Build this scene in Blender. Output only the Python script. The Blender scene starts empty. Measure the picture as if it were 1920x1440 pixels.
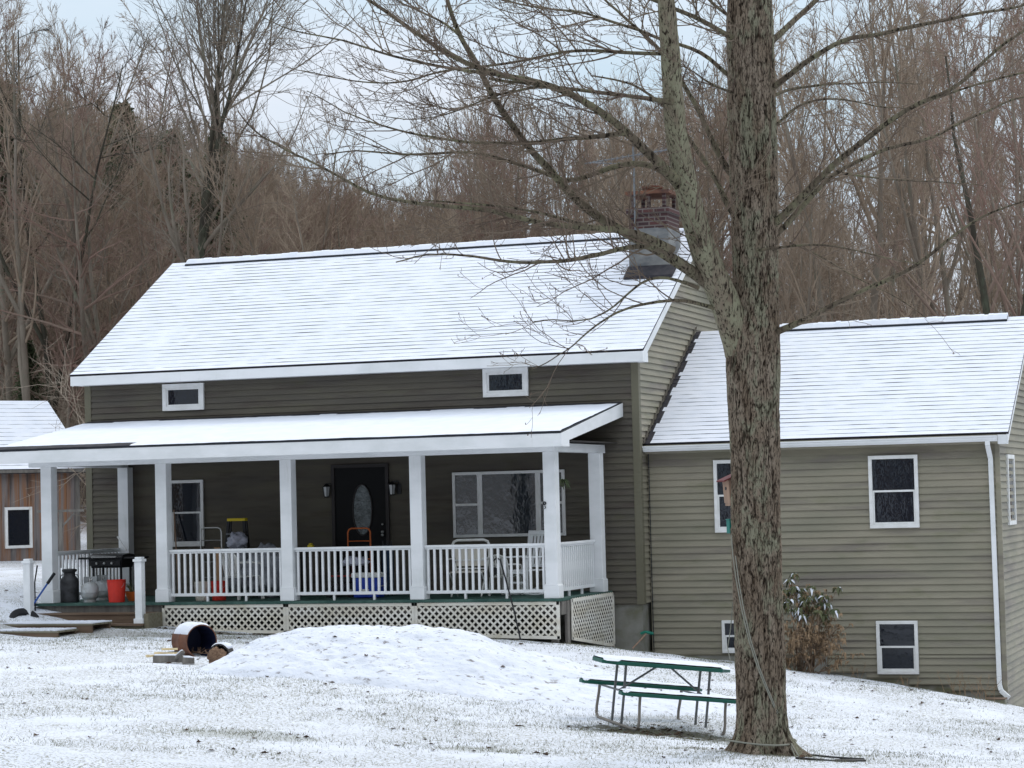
import bpy, math, random
import numpy as np
from mathutils import Vector, Matrix, Quaternion, noise as mnoise
R = math.radians
random.seed(7)
rng = np.random.default_rng(11)
sc = bpy.context.scene
C = bpy.data.collections.new('place'); sc.collection.children.link(C)

# ------------------------------------------------------------------ camera
CAM = np.array([11.8115, -38.7016, 1.5994]); YAW, PIT, ROL, FPX = 0.335, 0.0482, -0.0245, 4450.3
FW = np.array([-math.sin(YAW)*math.cos(PIT), math.cos(YAW)*math.cos(PIT), math.sin(PIT)])
RT0 = np.array([math.cos(YAW), math.sin(YAW), 0.0]); UP0 = np.cross(RT0, FW)
RT = RT0*math.cos(ROL)+UP0*math.sin(ROL); UP = -RT0*math.sin(ROL)+UP0*math.cos(ROL)
cd = bpy.data.cameras.new('camera'); cam = bpy.data.objects.new('camera', cd); C.objects.link(cam)
cd.sensor_width = 36; cd.lens = FPX/1920*36; cd.clip_end = 3000; cd.clip_start = .5
m = Matrix(((RT[0], UP[0], -FW[0], CAM[0]), (RT[1], UP[1], -FW[1], CAM[1]), (RT[2], UP[2], -FW[2], CAM[2]), (0, 0, 0, 1)))
cam.matrix_world = m; sc.camera = cam

# ------------------------------------------------------------------ sky, sun, exposure
SUN_EL, SUN_AZ = R(52), R(28)           # behind a bright overcast, high over the back of the house
w = bpy.data.worlds.new("World"); sc.world = w; w.use_nodes = True
nt = w.node_tree; nt.nodes.clear()
N = nt.nodes.new; L = nt.links.new
out = N('ShaderNodeOutputWorld'); bg = N('ShaderNodeBackground'); bg.inputs[1].default_value = 0.1
sky = N('ShaderNodeTexSky'); sky.sky_type = 'NISHITA'; sky.sun_disc = False
sky.sun_elevation = SUN_EL; sky.sun_rotation = SUN_AZ; sky.altitude = 300; sky.dust_density = 2
tc = N('ShaderNodeTexCoord'); mp = N('ShaderNodeMapping'); mp.inputs['Scale'].default_value = (3, 3, 9)
nz = N('ShaderNodeTexNoise'); nz.inputs['Scale'].default_value = 1.6; nz.inputs['Detail'].default_value = 6; nz.inputs['Roughness'].default_value = .5
cr = N('ShaderNodeValToRGB'); cr.color_ramp.elements[0].position = .35; cr.color_ramp.elements[1].position = .68
cr.color_ramp.elements[0].color = (5.9, 7.4, 8.6, 1); cr.color_ramp.elements[1].color = (8.3, 8.7, 9.6, 1)
mx = N('ShaderNodeMix'); mx.data_type = 'RGBA'; mx.inputs[0].default_value = .85
L(tc.outputs['Generated'], mp.inputs[0]); L(mp.outputs[0], nz.inputs[0]); L(nz.outputs[0], cr.inputs[0])
# overcast skies are brighter overhead than at the horizon
sxyz = N('ShaderNodeSeparateXYZ'); zr = N('ShaderNodeMapRange'); zr.inputs[1].default_value = .1; zr.inputs[2].default_value = .95; zr.inputs[3].default_value = .84; zr.inputs[4].default_value = 1.8
vm = N('ShaderNodeVectorMath'); vm.operation = 'MULTIPLY'; cw = N('ShaderNodeCombineXYZ'); wz_ = N('ShaderNodeMapRange'); wz_.inputs[1].default_value = .1; wz_.inputs[2].default_value = .6; wz_.inputs[3].default_value = 1; wz_.inputs[4].default_value = 1.06
mr_ = N('ShaderNodeMath'); mr_.operation = 'MULTIPLY'; mb_ = N('ShaderNodeMath'); mb_.operation = 'DIVIDE'
L(tc.outputs['Generated'], sxyz.inputs[0]); L(sxyz.outputs[2], zr.inputs[0]); L(mx.outputs[2], vm.inputs[0]); L(sxyz.outputs[2], wz_.inputs[0]); L(zr.outputs[0], mr_.inputs[0]); L(wz_.outputs[0], mr_.inputs[1]); L(zr.outputs[0], mb_.inputs[0]); L(wz_.outputs[0], mb_.inputs[1]); L(mr_.outputs[0], cw.inputs[0]); L(zr.outputs[0], cw.inputs[1]); L(mb_.outputs[0], cw.inputs[2]); L(cw.outputs[0], vm.inputs[1])
L(sky.outputs[0], mx.inputs[6]); L(cr.outputs[0], mx.inputs[7]); L(vm.outputs[0], bg.inputs[0]); L(bg.outputs[0], out.inputs[0])
sl = bpy.data.lights.new('sun', 'SUN'); sl.energy = .8; sl.angle = R(18); sl.color = (1, .97, .93)
so = bpy.data.objects.new('sun', sl); C.objects.link(so)
sd = Vector((math.sin(SUN_AZ)*math.cos(SUN_EL), math.cos(SUN_AZ)*math.cos(SUN_EL), math.sin(SUN_EL)))
so.rotation_euler = sd.to_track_quat('Z', 'Y').to_euler(); so.location = (0, -20, 30)
sc.view_settings.view_transform = 'Standard'; sc.view_settings.look = 'None'
sc.view_settings.exposure = 0.26; sc.view_settings.gamma = 1
sc.cycles.max_bounces = 6

# ------------------------------------------------------------------ helpers
def pix(u, v, d):                       # photograph point at depth d -> world point
    return CAM + d*(FW + (u-960)/FPX*RT - (v-720)/FPX*UP)
def atY(u, v, Y):
    r = FW + (u-960)/FPX*RT - (v-720)/FPX*UP
    return CAM + r*(Y-CAM[1])/r[1]
def atX(u, v, X):
    r = FW + (u-960)/FPX*RT - (v-720)/FPX*UP
    return CAM + r*(X-CAM[0])/r[0]
def camuv(p):
    q = np.asarray(p)-CAM; d = q@FW
    return 960+FPX*(q@RT)/d, 720-FPX*(q@UP)/d, d

class MB:
    def __init__(s): s.v = []; s.f = []; s.m = []
    def add(s, vs, fs, mi=0):
        b = len(s.v); s.v.extend([tuple(map(float, p)) for p in vs])
        for f in fs: s.f.append([b+i for i in f]); s.m.append(mi)
    def box(s, x0, y0, z0, x1, y1, z1, mi=0):
        x0, x1 = sorted((x0, x1)); y0, y1 = sorted((y0, y1)); z0, z1 = sorted((z0, z1))
        s.add([(x0,y0,z0),(x1,y0,z0),(x1,y1,z0),(x0,y1,z0),(x0,y0,z1),(x1,y0,z1),(x1,y1,z1),(x0,y1,z1)],
              [(0,3,2,1),(4,5,6,7),(0,1,5,4),(1,2,6,5),(2,3,7,6),(3,0,4,7)], mi)
    def hexa(s, p, mi=0):               # 8 corners, bottom ring then top ring
        s.add(p, [(0,3,2,1),(4,5,6,7),(0,1,5,4),(1,2,6,5),(2,3,7,6),(3,0,4,7)], mi)
    def bar(s, a, b, w_, t_, up=(0,0,1), mi=0):  # beam from a to b
        a = Vector(a); b = Vector(b); d = (b-a).normalized(); u = Vector(up)
        if abs(d.dot(u)) > .99: u = Vector((1, 0, 0))
        x = d.cross(u).normalized(); y = x.cross(d).normalized()
        x *= w_/2; y *= t_/2
        s.hexa([a-x-y, a+x-y, a+x+y, a-x+y, b-x-y, b+x-y, b+x+y, b-x+y], mi)
    def tube(s, pts, r, n=8, mi=0, cap=True, sq=1):
        P = [Vector(p) for p in pts]; k = len(P)
        rs = r if hasattr(r, '__len__') else [r]*k
        ref = None; vs = []
        for i in range(k):
            t = (P[min(i+1, k-1)]-P[max(i-1, 0)]).normalized()
            if ref is None:
                ref = t.orthogonal().normalized()
            ref = (ref-t*ref.dot(t)).normalized(); bi = t.cross(ref)
            for j in range(n):
                a = 2*math.pi*j/n
                vs.append(P[i]+(ref*math.cos(a)+bi*math.sin(a)*sq)*rs[i])
        fs = [(i*n+j, i*n+(j+1)%n, (i+1)*n+(j+1)%n, (i+1)*n+j) for i in range(k-1) for j in range(n)]
        if cap: fs += [tuple(range(n))[::-1], tuple((k-1)*n+j for j in range(n))]
        s.add(vs, fs, mi)
    def lathe(s, prof, n=24, org=(0,0,0), axis=(0,0,1), mi=0, a0=0, a1=2*math.pi):
        q = Vector((0,0,1)).rotation_difference(Vector(axis).normalized()); o = Vector(org)
        full = abs(a1-a0-2*math.pi) < 1e-6; nn = n if full else n+1
        vs = []
        for (r, z) in prof:
            for j in range(nn):
                a = a0+(a1-a0)*j/n
                vs.append(o+q@Vector((r*math.cos(a), r*math.sin(a), z)))
        fs = []
        for i in range(len(prof)-1):
            for j in range(n):
                j2 = (j+1) % nn
                fs.append((i*nn+j, i*nn+j2, (i+1)*nn+j2, (i+1)*nn+j))
        s.add(vs, fs, mi)
    def sphere(s, c, r, n=12, sz=1, mi=0):
        s.lathe([(max(1e-4, r*math.sin(math.pi*i/n)), -r*sz*math.cos(math.pi*i/n)) for i in range(n+1)], n*2, c, mi=mi)
    def prism(s, poly, axis, a, b, mi=0):   # poly of 2-tuples extruded along axis 'x','y','z' from a to b
        n = len(poly)
        def p3(p, t): return (t, p[0], p[1]) if axis == 'x' else ((p[0], t, p[1]) if axis == 'y' else (p[0], p[1], t))
        vs = [p3(p, a) for p in poly]+[p3(p, b) for p in poly]
        s.add(vs, [tuple(range(n))[::-1], tuple(range(n, 2*n))]+[(i, (i+1) % n, n+(i+1) % n, n+i) for i in range(n)], mi)
    def build(s, name, mat, parent=None, smooth=False, bevel=0, org=None):
        me = bpy.data.meshes.new(name)
        vs = s.v
        if org is not None: vs = [(p[0]-org[0], p[1]-org[1], p[2]-org[2]) for p in vs]
        me.from_pydata(vs, [], s.f)
        mats = mat if isinstance(mat, (list, tuple)) else [mat]
        for q in mats: me.materials.append(q)
        if len(mats) > 1: me.polygons.foreach_set('material_index', s.m)
        me.polygons.foreach_set('use_smooth', [smooth]*len(s.f)); me.update()
        o = bpy.data.objects.new(name, me); C.objects.link(o)
        if parent is not None: o.parent = parent
        if org is not None and parent is None: o.location = org
        if bevel:
            b = o.modifiers.new('bevel', 'BEVEL'); b.width = bevel; b.segments = 2; b.limit_method = 'ANGLE'
        if smooth:
            try:
                me.set_sharp_from_angle(angle=R(40))
            except Exception: pass
        return o
def tag(o, label=None, cat=None, group=None, kind=None):
    for k, x in (('label', label), ('category', cat), ('group', group), ('kind', kind)):
        if x: o[k] = x
    return o
def thing(name, label, cat, loc=(0,0,0), rz=0, group=None, rot=None):
    o = bpy.data.objects.new(name, None); C.objects.link(o); o.empty_display_size = .2
    o.location = tuple(float(q) for q in loc); o.rotation_euler = rot if rot else (0, 0, rz)
    return tag(o, label, cat, group)
def npmesh(name, V, F, mat, parent=None, smooth=True, mi=None):
    me = bpy.data.meshes.new(name)
    V = np.asarray(V, np.float32); F = np.asarray(F, np.int32); k = F.shape[1]
    me.vertices.add(len(V)); me.vertices.foreach_set('co', V.ravel())
    me.loops.add(F.size); me.loops.foreach_set('vertex_index', F.ravel())
    me.polygons.add(len(F)); me.polygons.foreach_set('loop_start', np.arange(0, F.size, k, dtype=np.int32))
    mats = mat if isinstance(mat, (list, tuple)) else [mat]
    for q in mats: me.materials.append(q)
    if mi is not None: me.polygons.foreach_set('material_index', np.asarray(mi, np.int32))
    me.polygons.foreach_set('use_smooth', np.full(len(F), smooth)); me.update(calc_edges=True); me.validate()
    o = bpy.data.objects.new(name, me); C.objects.link(o)
    if parent is not None: o.parent = parent
    return o

# value noise in numpy
_perm = np.random.default_rng(3).permutation(4096)
def _h(i, j): return _perm[(i*73+_perm[j & 4095]*31) & 4095]/4095.0
def vn(x, y):
    x = np.asarray(x, float); y = np.asarray(y, float)
    i = np.floor(x).astype(int); j = np.floor(y).astype(int); fx = x-i; fy = y-j
    fx = fx*fx*(3-2*fx); fy = fy*fy*(3-2*fy)
    return (_h(i, j)*(1-fx)+_h(i+1, j)*fx)*(1-fy)+(_h(i, j+1)*(1-fx)+_h(i+1, j+1)*fx)*fy
def fbm(x, y, o=4):
    a = 0; s = 0; w_ = 1
    for k in range(o):
        a = a+w_*vn(x*2**k+17.3*k, y*2**k-9.1*k); s += w_; w_ *= .5
    return a/s
def sstep(a, b, x): t = np.clip((x-a)/(b-a), 0, 1); return t*t*(3-2*t)

# ------------------------------------------------------------------ materials
def mat(name, col, rough=.6, metal=0, noise=None, bump=None, col2=None, coat=0, spec=.3, stains=None):
    """noise=(scale vec, detail, amount) mixes col->col2;  bump=(scale vec, strength, distance)"""
    m_ = bpy.data.materials.new(name); m_.use_nodes = True; t = m_.node_tree; b = t.nodes['Principled BSDF']
    b.inputs['Roughness'].default_value = rough; b.inputs['Metallic'].default_value = metal
    b.inputs['Specular IOR Level'].default_value = spec
    b.inputs['Base Color'].default_value = (*col, 1)
    if coat: b.inputs['Coat Weight'].default_value = coat
    tcx = t.nodes.new('ShaderNodeTexCoord'); last = None
    def ntex(sv, det, rgh=.55):
        mp_ = t.nodes.new('ShaderNodeMapping'); mp_.inputs['Scale'].default_value = sv
        n_ = t.nodes.new('ShaderNodeTexNoise'); n_.inputs['Scale'].default_value = 1; n_.inputs['Detail'].default_value = det; n_.inputs['Roughness'].default_value = rgh
        t.links.new(tcx.outputs['Object'], mp_.inputs[0]); t.links.new(mp_.outputs[0], n_.inputs[0]); return n_
    if noise:
        n_ = ntex(noise[0], noise[1]); rp = t.nodes.new('ShaderNodeValToRGB')
        lo, hi = noise[2] if len(noise) > 2 else (.35, .65)
        rp.color_ramp.elements[0].position = lo; rp.color_ramp.elements[1].position = hi
        rp.color_ramp.elements[0].color = (*col, 1); rp.color_ramp.elements[1].color = (*(col2 or col), 1)
        t.links.new(n_.outputs[0], rp.inputs[0]); last = rp.outputs[0]
    for (sv, det, lo, hi, cc, amt) in (stains or []):
        n_ = ntex(sv, det, .6); mr = t.nodes.new('ShaderNodeMapRange')
        mr.inputs[1].default_value = lo; mr.inputs[2].default_value = hi; mr.inputs[4].default_value = amt
        t.links.new(n_.outputs[0], mr.inputs[0])
        mm = t.nodes.new('ShaderNodeMix'); mm.data_type = 'RGBA'
        t.links.new(mr.outputs[0], mm.inputs[0])
        if last: t.links.new(last, mm.inputs[6])
        else: mm.inputs[6].default_value = (*col, 1)
        mm.inputs[7].default_value = (*cc, 1); last = mm.outputs[2]
    if last: t.links.new(last, b.inputs['Base Color'])
    if bump:
        n_ = ntex(bump[0], 5, .6); bp = t.nodes.new('ShaderNodeBump')
        bp.inputs['Strength'].default_value = bump[1]; bp.inputs['Distance'].default_value = bump[2]
        t.links.new(n_.outputs[0], bp.inputs['Height']); t.links.new(bp.outputs[0], b.inputs['Normal'])
    return m_
M = {}
SDC = (.290, .262, .198)
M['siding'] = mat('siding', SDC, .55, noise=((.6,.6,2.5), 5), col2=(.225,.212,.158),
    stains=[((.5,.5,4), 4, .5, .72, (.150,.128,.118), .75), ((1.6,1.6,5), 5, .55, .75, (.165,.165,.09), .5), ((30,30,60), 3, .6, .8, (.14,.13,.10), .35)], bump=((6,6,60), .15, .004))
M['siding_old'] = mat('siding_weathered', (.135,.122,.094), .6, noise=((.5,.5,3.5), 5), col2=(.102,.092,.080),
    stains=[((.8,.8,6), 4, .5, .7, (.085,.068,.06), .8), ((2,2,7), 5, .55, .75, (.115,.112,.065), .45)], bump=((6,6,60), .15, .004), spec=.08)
M['trim'] = mat('corner_trim', (.15,.14,.10), .55, noise=((2,2,.6), 4), col2=(.13,.12,.08))
M['white'] = mat('white_paint', (.78,.79,.80), .45, noise=((1.5,1.5,3), 5, (.4,.75)), col2=(.64,.66,.66),
    stains=[((9,9,1.2), 4, .62, .8, (.52,.53,.47), .35)])
M['wframe'] = mat('vinyl_frame', (.78,.78,.77), .4, noise=((6,6,6), 3), col2=(.70,.70,.68))
M['lattice'] = mat('vinyl_lattice', (.74,.72,.66), .5, noise=((1.2,1.2,6), 4), col2=(.60,.56,.47), stains=[((3,3,2), 5, .55, .75, (.42,.38,.26), .5)])
M['snow'] = mat('snow', (.74,.76,.82), .75, noise=((3,3,3), 5), col2=(.68,.71,.78), bump=((26,26,26), .5, .01), spec=.3)
M['shingle'] = mat('dark_shingle', (.022,.022,.028), .85, noise=((8,8,8), 4), col2=(.045,.04,.045))
M['dark'] = mat('dark_metal_edge', (.014,.017,.024), .5)
M['concrete'] = mat('concrete', (.19,.185,.155), .9, noise=((3,3,3), 6), col2=(.27,.265,.24), stains=[((1.6,1.6,2.5), 5, .48, .68, (.12,.115,.045), .8), ((1.2,1.2,1.2), 4, .55, .7, (.06,.055,.045), .7)], bump=((30,30,30), .3, .006))
M['deck_green'] = mat('green_deck_paint', (.022,.065,.055), .6, noise=((4,4,4), 4), col2=(.06,.12,.10))
M['wood_brown'] = mat('brown_stained_wood', (.115,.075,.050), .75, noise=((2,20,20), 5), col2=(.16,.11,.075), bump=((3,40,40), .3, .004))
M['wood_olive'] = mat('old_treated_wood', (.13,.115,.075), .8, noise=((2,20,20), 5), col2=(.20,.18,.13), bump=((3,40,40), .3, .004))
M['wood_grey'] = mat('grey_weathered_wood', (.20,.185,.165), .85, noise=((12,12,2), 5), col2=(.12,.11,.10), bump=((30,30,3), .4, .005))
M['barn'] = mat('barn_board', (.15,.13,.125), .9, noise=((5,5,.5), 6, (.3,.7)), col2=(.24,.215,.205),
    stains=[((7,7,.35), 5, .45, .62, (.27,.12,.05), .85), ((4,4,.6), 5, .52, .68, (.05,.045,.045), .8)], bump=((20,20,1.5), .6, .01))
M['barn_rust'] = mat('barn_board_rusty', (.23,.11,.05), .9, noise=((7,7,.6), 6, (.3,.65)), col2=(.09,.06,.05),
    stains=[((9,9,.8), 5, .55, .7, (.36,.24,.15), .7)], bump=((20,20,1.5), .6, .01))
M['door'] = mat('front_door', (.012,.012,.013), .4, spec=.08)
M['black'] = mat('black_plastic', (.012,.012,.014), .45)
M['blackmetal'] = mat('black_metal', (.02,.02,.022), .35, metal=.3)
M['steel'] = mat('dull_steel', (.42,.42,.41), .35, metal=.8)
M['redplastic'] = mat('red_plastic', (.62,.035,.02), .4, noise=((6,6,6), 3), col2=(.52,.03,.02))
M['orange'] = mat('orange_paint', (.55,.13,.03), .45)
M['redpaint'] = mat('red_paint', (.30,.02,.02), .4)
M['whiteplastic'] = mat('white_plastic', (.72,.72,.70), .4, noise=((5,5,5), 3), col2=(.62,.62,.58))
M['creamplastic'] = mat('cream_plastic', (.62,.58,.50), .45)
M['blueplastic'] = mat('blue_plastic', (.02,.06,.42), .4)
M['tank'] = mat('propane_tank_paint', (.42,.44,.45), .4, noise=((7,7,7), 5, (.45,.7)), col2=(.27,.26,.24))
M['cancolor'] = mat('milk_can_paint', (.02,.02,.021), .5, noise=((8,8,8), 4), col2=(.05,.05,.055))
M['rubber'] = mat('tyre_rubber', (.02,.02,.022), .8, bump=((40,40,40), .3, .004))
M['rust'] = mat('rusted_steel', (.10,.045,.03), .8, noise=((7,7,7), 6), col2=(.19,.085,.05), bump=((25,25,25), .4, .004), stains=[((3,3,3), 5, .55, .7, (.045,.03,.028), .8)])
M['bluedrum'] = mat('drum_inside', (.008,.012,.04), .6)
M['terracotta'] = mat('pot_clay', (.045,.04,.038), .7)
M['soil'] = mat('frozen_soil', (.12,.07,.045), .95, noise=((40,40,40), 4), col2=(.22,.14,.09), bump=((60,60,60), .8, .01))
M['freshwood'] = mat('split_wood', (.62,.46,.22), .8, noise=((20,3,20), 4), col2=(.74,.62,.40))
M['bagplastic'] = mat('plastic_bag', (.33,.35,.42), .3, noise=((5,5,5), 4), col2=(.50,.50,.58), bump=((14,14,14), 1, .04))
M['greytarp'] = mat('grey_tarp', (.30,.31,.34), .6, noise=((5,5,5), 5), col2=(.16,.17,.19), bump=((12,12,12), 1, .04))
M['tablegreen'] = mat('green_table_edge', (.008,.085,.060), .45)
M['tableframe'] = mat('grey_tube', (.12,.125,.125), .45, metal=.35, noise=((8,8,8), 4), col2=(.14,.145,.145))
M['framerust'] = mat('tube_foot', (.22,.20,.18), .55, metal=.2, noise=((8,8,8), 4), col2=(.22,.19,.16))
M['rope'] = mat('grey_rope', (.25,.25,.21), .9)
M['cedar'] = mat('cedar_board', (.36,.24,.17), .8, noise=((20,20,2), 4), col2=(.27,.18,.13))
M['redroof'] = mat('dark_red_board', (.13,.02,.02), .6)
M['feeder'] = mat('green_feeder', (.01,.16,.13), .4)
M['blueshovel'] = mat('blue_handle', (.02,.09,.36), .4)
M['yellow'] = mat('yellow_plastic', (.66,.50,.02), .45)
M['cardboard'] = mat('cardboard', (.36,.21,.11), .85)
M['greenplastic'] = mat('green_plastic', (.02,.20,.14), .5)
M['hedge'] = mat('evergreen_needle', (.06,.085,.045), .8, noise=((2,2,2), 4), col2=(.11,.13,.07), spec=.08)
M['leafgreen'] = mat('leathery_leaf', (.055,.07,.03), .5, noise=((9,9,9), 3), col2=(.11,.11,.05))
M['leafdry'] = mat('dry_leaf', (.21,.135,.075), .8, noise=((9,9,9), 3), col2=(.30,.21,.13))
M['twig_tan'] = mat('shrub_stem', (.19,.13,.09), .85, noise=((9,9,9), 3), col2=(.27,.20,.14))
M['leafdark'] = mat('fallen_leaf', (.045,.025,.018), .85, noise=((3,3,3), 2), col2=(.10,.06,.035))
M['grass'] = mat('frosted_grass', (.19,.185,.12), .8, noise=((3,3,3), 3), col2=(.13,.135,.075))
M['brick'] = mat('old_brick', (.12,.055,.045), .9)
M['flue'] = mat('flue_clay', (.13,.05,.032), .85)
M['flash'] = mat('lead_flashing', (.11,.115,.12), .7, noise=((3,3,6), 5), col2=(.22,.22,.21))
M['alu'] = mat('aluminium', (.16,.17,.18), .5, metal=.3)

def glass_mat(name, base, rough, wav, dist):
    m_ = mat(name, base, rough, bump=((wav, wav, wav*.6), 1, dist), spec=.5); return m_
M['glass'] = glass_mat('window_glass', (.006,.009,.016), .02, 1.2, .0025)
M['glass_wavy'] = mat('picture_glass', (.010,.015,.022), .05, bump=((3,3,2), 1, .008), spec=1)
M['oval'] = mat('leaded_glass', (.13,.16,.17), .15, noise=((9,9,14), 5, (.35,.62)), col2=(.03,.045,.045), bump=((20,20,30), 1, .02), spec=1)

def brick_mat():
    m_ = M['brick']; t = m_.node_tree; b = t.nodes['Principled BSDF']
    tcx = t.nodes.new('ShaderNodeTexCoord'); mp_ = t.nodes.new('ShaderNodeMapping'); mp_.inputs['Rotation'].default_value = (R(90), 0, 0)
    br = t.nodes.new('ShaderNodeTexBrick'); br.inputs['Scale'].default_value = 1; br.inputs['Brick Width'].default_value = .21; br.inputs['Row Height'].default_value = .075
    br.inputs['Mortar Size'].default_value = .012; br.inputs['Color1'].default_value = (.085,.036,.034,1); br.inputs['Color2'].default_value = (.045,.026,.028,1); br.inputs['Mortar'].default_value = (.13,.11,.10,1)
    t.links.new(tcx.outputs['Object'], mp_.inputs[0]); t.links.new(mp_.outputs[0], br.inputs[0]); t.links.new(br.outputs[0], b.inputs['Base Color'])
brick_mat()

def bark_mat(name, cA, cB, lich, lo=.48, hi=.62, sx=22, sz=3.2, bs=1, bd=.03):
    m_ = bpy.data.materials.new(name); m_.use_nodes = True; t = m_.node_tree; b = t.nodes['Principled BSDF']
    b.inputs['Roughness'].default_value = .9; b.inputs['Specular IOR Level'].default_value = .08
    tcx = t.nodes.new('ShaderNodeTexCoord')
    def nt_(sv, det, dist=0, rg=.6):
        mp_ = t.nodes.new('ShaderNodeMapping'); mp_.inputs['Scale'].default_value = sv
        n_ = t.nodes.new('ShaderNodeTexNoise'); n_.inputs['Scale'].default_value = 1; n_.inputs['Detail'].default_value = det; n_.inputs['Distortion'].default_value = dist; n_.inputs['Roughness'].default_value = rg
        t.links.new(tcx.outputs['Object'], mp_.inputs[0]); t.links.new(mp_.outputs[0], n_.inputs[0]); return n_.outputs[0]
    def ramp(src, a, c1, b_, c2):
        r_ = t.nodes.new('ShaderNodeValToRGB'); e = r_.color_ramp.elements
        e[0].position = a; e[0].color = (*c1, 1); e[1].position = b_; e[1].color = (*c2, 1); t.links.new(src, r_.inputs[0]); return r_.outputs[0]
    def mix(f, a, b2):
        mm = t.nodes.new('ShaderNodeMix'); mm.data_type = 'RGBA'; t.links.new(f, mm.inputs[0])
        for s_, i in ((a, 6), (b2, 7)):
            if isinstance(s_, tuple): mm.inputs[i].default_value = (*s_, 1)
            else: t.links.new(s_, mm.inputs[i])
        return mm.outputs[2]
    fiss = nt_((sx, sx, sz), 5, .35)
    base = ramp(nt_((5, 5, 1.6), 5), .35, cA, .65, cB)
    fm = ramp(fiss, .38, (0,0,0), .5, (1,1,1))
    dark = mix(fm, tuple(c*.2 for c in cA), base)
    lm = ramp(nt_((3.5, 3.5, 1.5), 8, .4, .75), lo, (0,0,0), hi, (1,1,1))
    fin = t.nodes.new('ShaderNodeMath'); fin.operation = 'MULTIPLY'; t.links.new(lm, fin.inputs[0]); t.links.new(fm, fin.inputs[1])
    fin2 = t.nodes.new('ShaderNodeMath'); fin2.operation = 'MULTIPLY'; t.links.new(fin.outputs[0], fin2.inputs[0]); fin2.inputs[1].default_value = .75
    colr = mix(fin2.outputs[0], dark, lich)
    t.links.new(colr, b.inputs['Base Color'])
    bp = t.nodes.new('ShaderNodeBump'); bp.inputs['Strength'].default_value = bs; bp.inputs['Distance'].default_value = bd
    t.links.new(fiss, bp.inputs['Height']); t.links.new(bp.outputs[0], b.inputs['Normal'])
    return m_
M['bark'] = bark_mat('maple_bark', (.135,.095,.07), (.22,.17,.135), (.20,.215,.155))
M['bark_limb'] = bark_mat('maple_limb_bark', (.085,.066,.05), (.15,.125,.09), (.19,.19,.115), .47, .64, 34, 12, .5, .008)
M['bark_stem'] = bark_mat('maple_stem_bark', (.15,.115,.085), (.21,.175,.13), (.25,.255,.17), .40, .56, 48, 12, .7, .008)
M['twig'] = mat('maple_twig', (.105,.075,.06), .85, noise=((1.2,1.2,1.2), 4), col2=(.20,.16,.12), spec=.08)
M['fbark'] = mat('forest_bark', (.16,.130,.105), .9, noise=((1.5,1.5,.5), 5), col2=(.27,.235,.19), stains=[((2,2,.8), 5, .55, .7, (.13,.15,.10), .6)], spec=.08)
M['fbark_dark'] = mat('forest_bark_dark', (.045,.038,.032), .9, noise=((2,2,1), 5), col2=(.085,.08,.06), stains=[((3,3,1.5), 5, .55, .7, (.11,.13,.09), .6)], spec=.08)
M['ftwig'] = mat('forest_twig', (.24,.18,.132), .9, noise=((.5,.5,.5), 3), col2=(.35,.28,.215), spec=.08)
M['ftwig_red'] = mat('forest_twig_red', (.24,.155,.125), .9, noise=((.3,.3,.3), 3), col2=(.23,.175,.14), spec=.08)

# ------------------------------------------------------------------ ground
def hillH(u): return np.interp(u, [-3000,-600,0,240,400,528,700,1000,1300,2500], [22,20,15.5,14,10.5,8,6,3.2,2.2,1.5])
ctl = [atY(60,1180,-3.9), atY(280,1182,-3.9), atY(420,1190,-3.2), atY(1042,1207,-3.0), atY(1150,1217,-.1), atY(1210,1228,.1),
       atY(1375,1241,.3), atY(1552,1265,.3), atY(1704,1286,.3), atY(1784,1301,.3), atY(1868,1318,.3), atX(1920,1333,6.6),
       pix(0,1440,22), pix(960,1440,23), pix(1430,1412,25), pix(1920,1440,24), pix(1194,1381,27), pix(1352,1392,27.3),
       pix(1107,1360,28.6), pix(1243,1356,28.9), pix(400,1240,33), pix(0,1240,33), pix(430,1310,28.5), pix(700,1330,28), pix(30,1066,57), pix(30,1150,40),
       (11.8,-38.7,0), (-3,-38,-.3), (25,-35,-.6), (-25,-30,.3), (-25,10,.5), (-8,12,.3), (3,14,-.6), (14,12,-2.2), (16,-5,-2.4), (25,5,-3)]
ctl = np.array([tuple(map(float, q)) for q in ctl])
def _tps():
    P_ = ctl[:, :2]/10; n = len(P_)
    d2 = ((P_[:, None]-P_[None])**2).sum(-1); K = np.where(d2 > 0, d2*np.log(np.sqrt(d2+1e-12)), 0)+np.eye(n)*.004
    A = np.zeros((n+3, n+3)); A[:n, :n] = K; A[:n, n] = 1; A[:n, n+1:] = P_; A[n, :n] = 1; A[n+1:, :n] = P_.T
    return np.linalg.solve(A, np.concatenate([ctl[:, 2], [0, 0, 0]]))
_tw = _tps()
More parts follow.
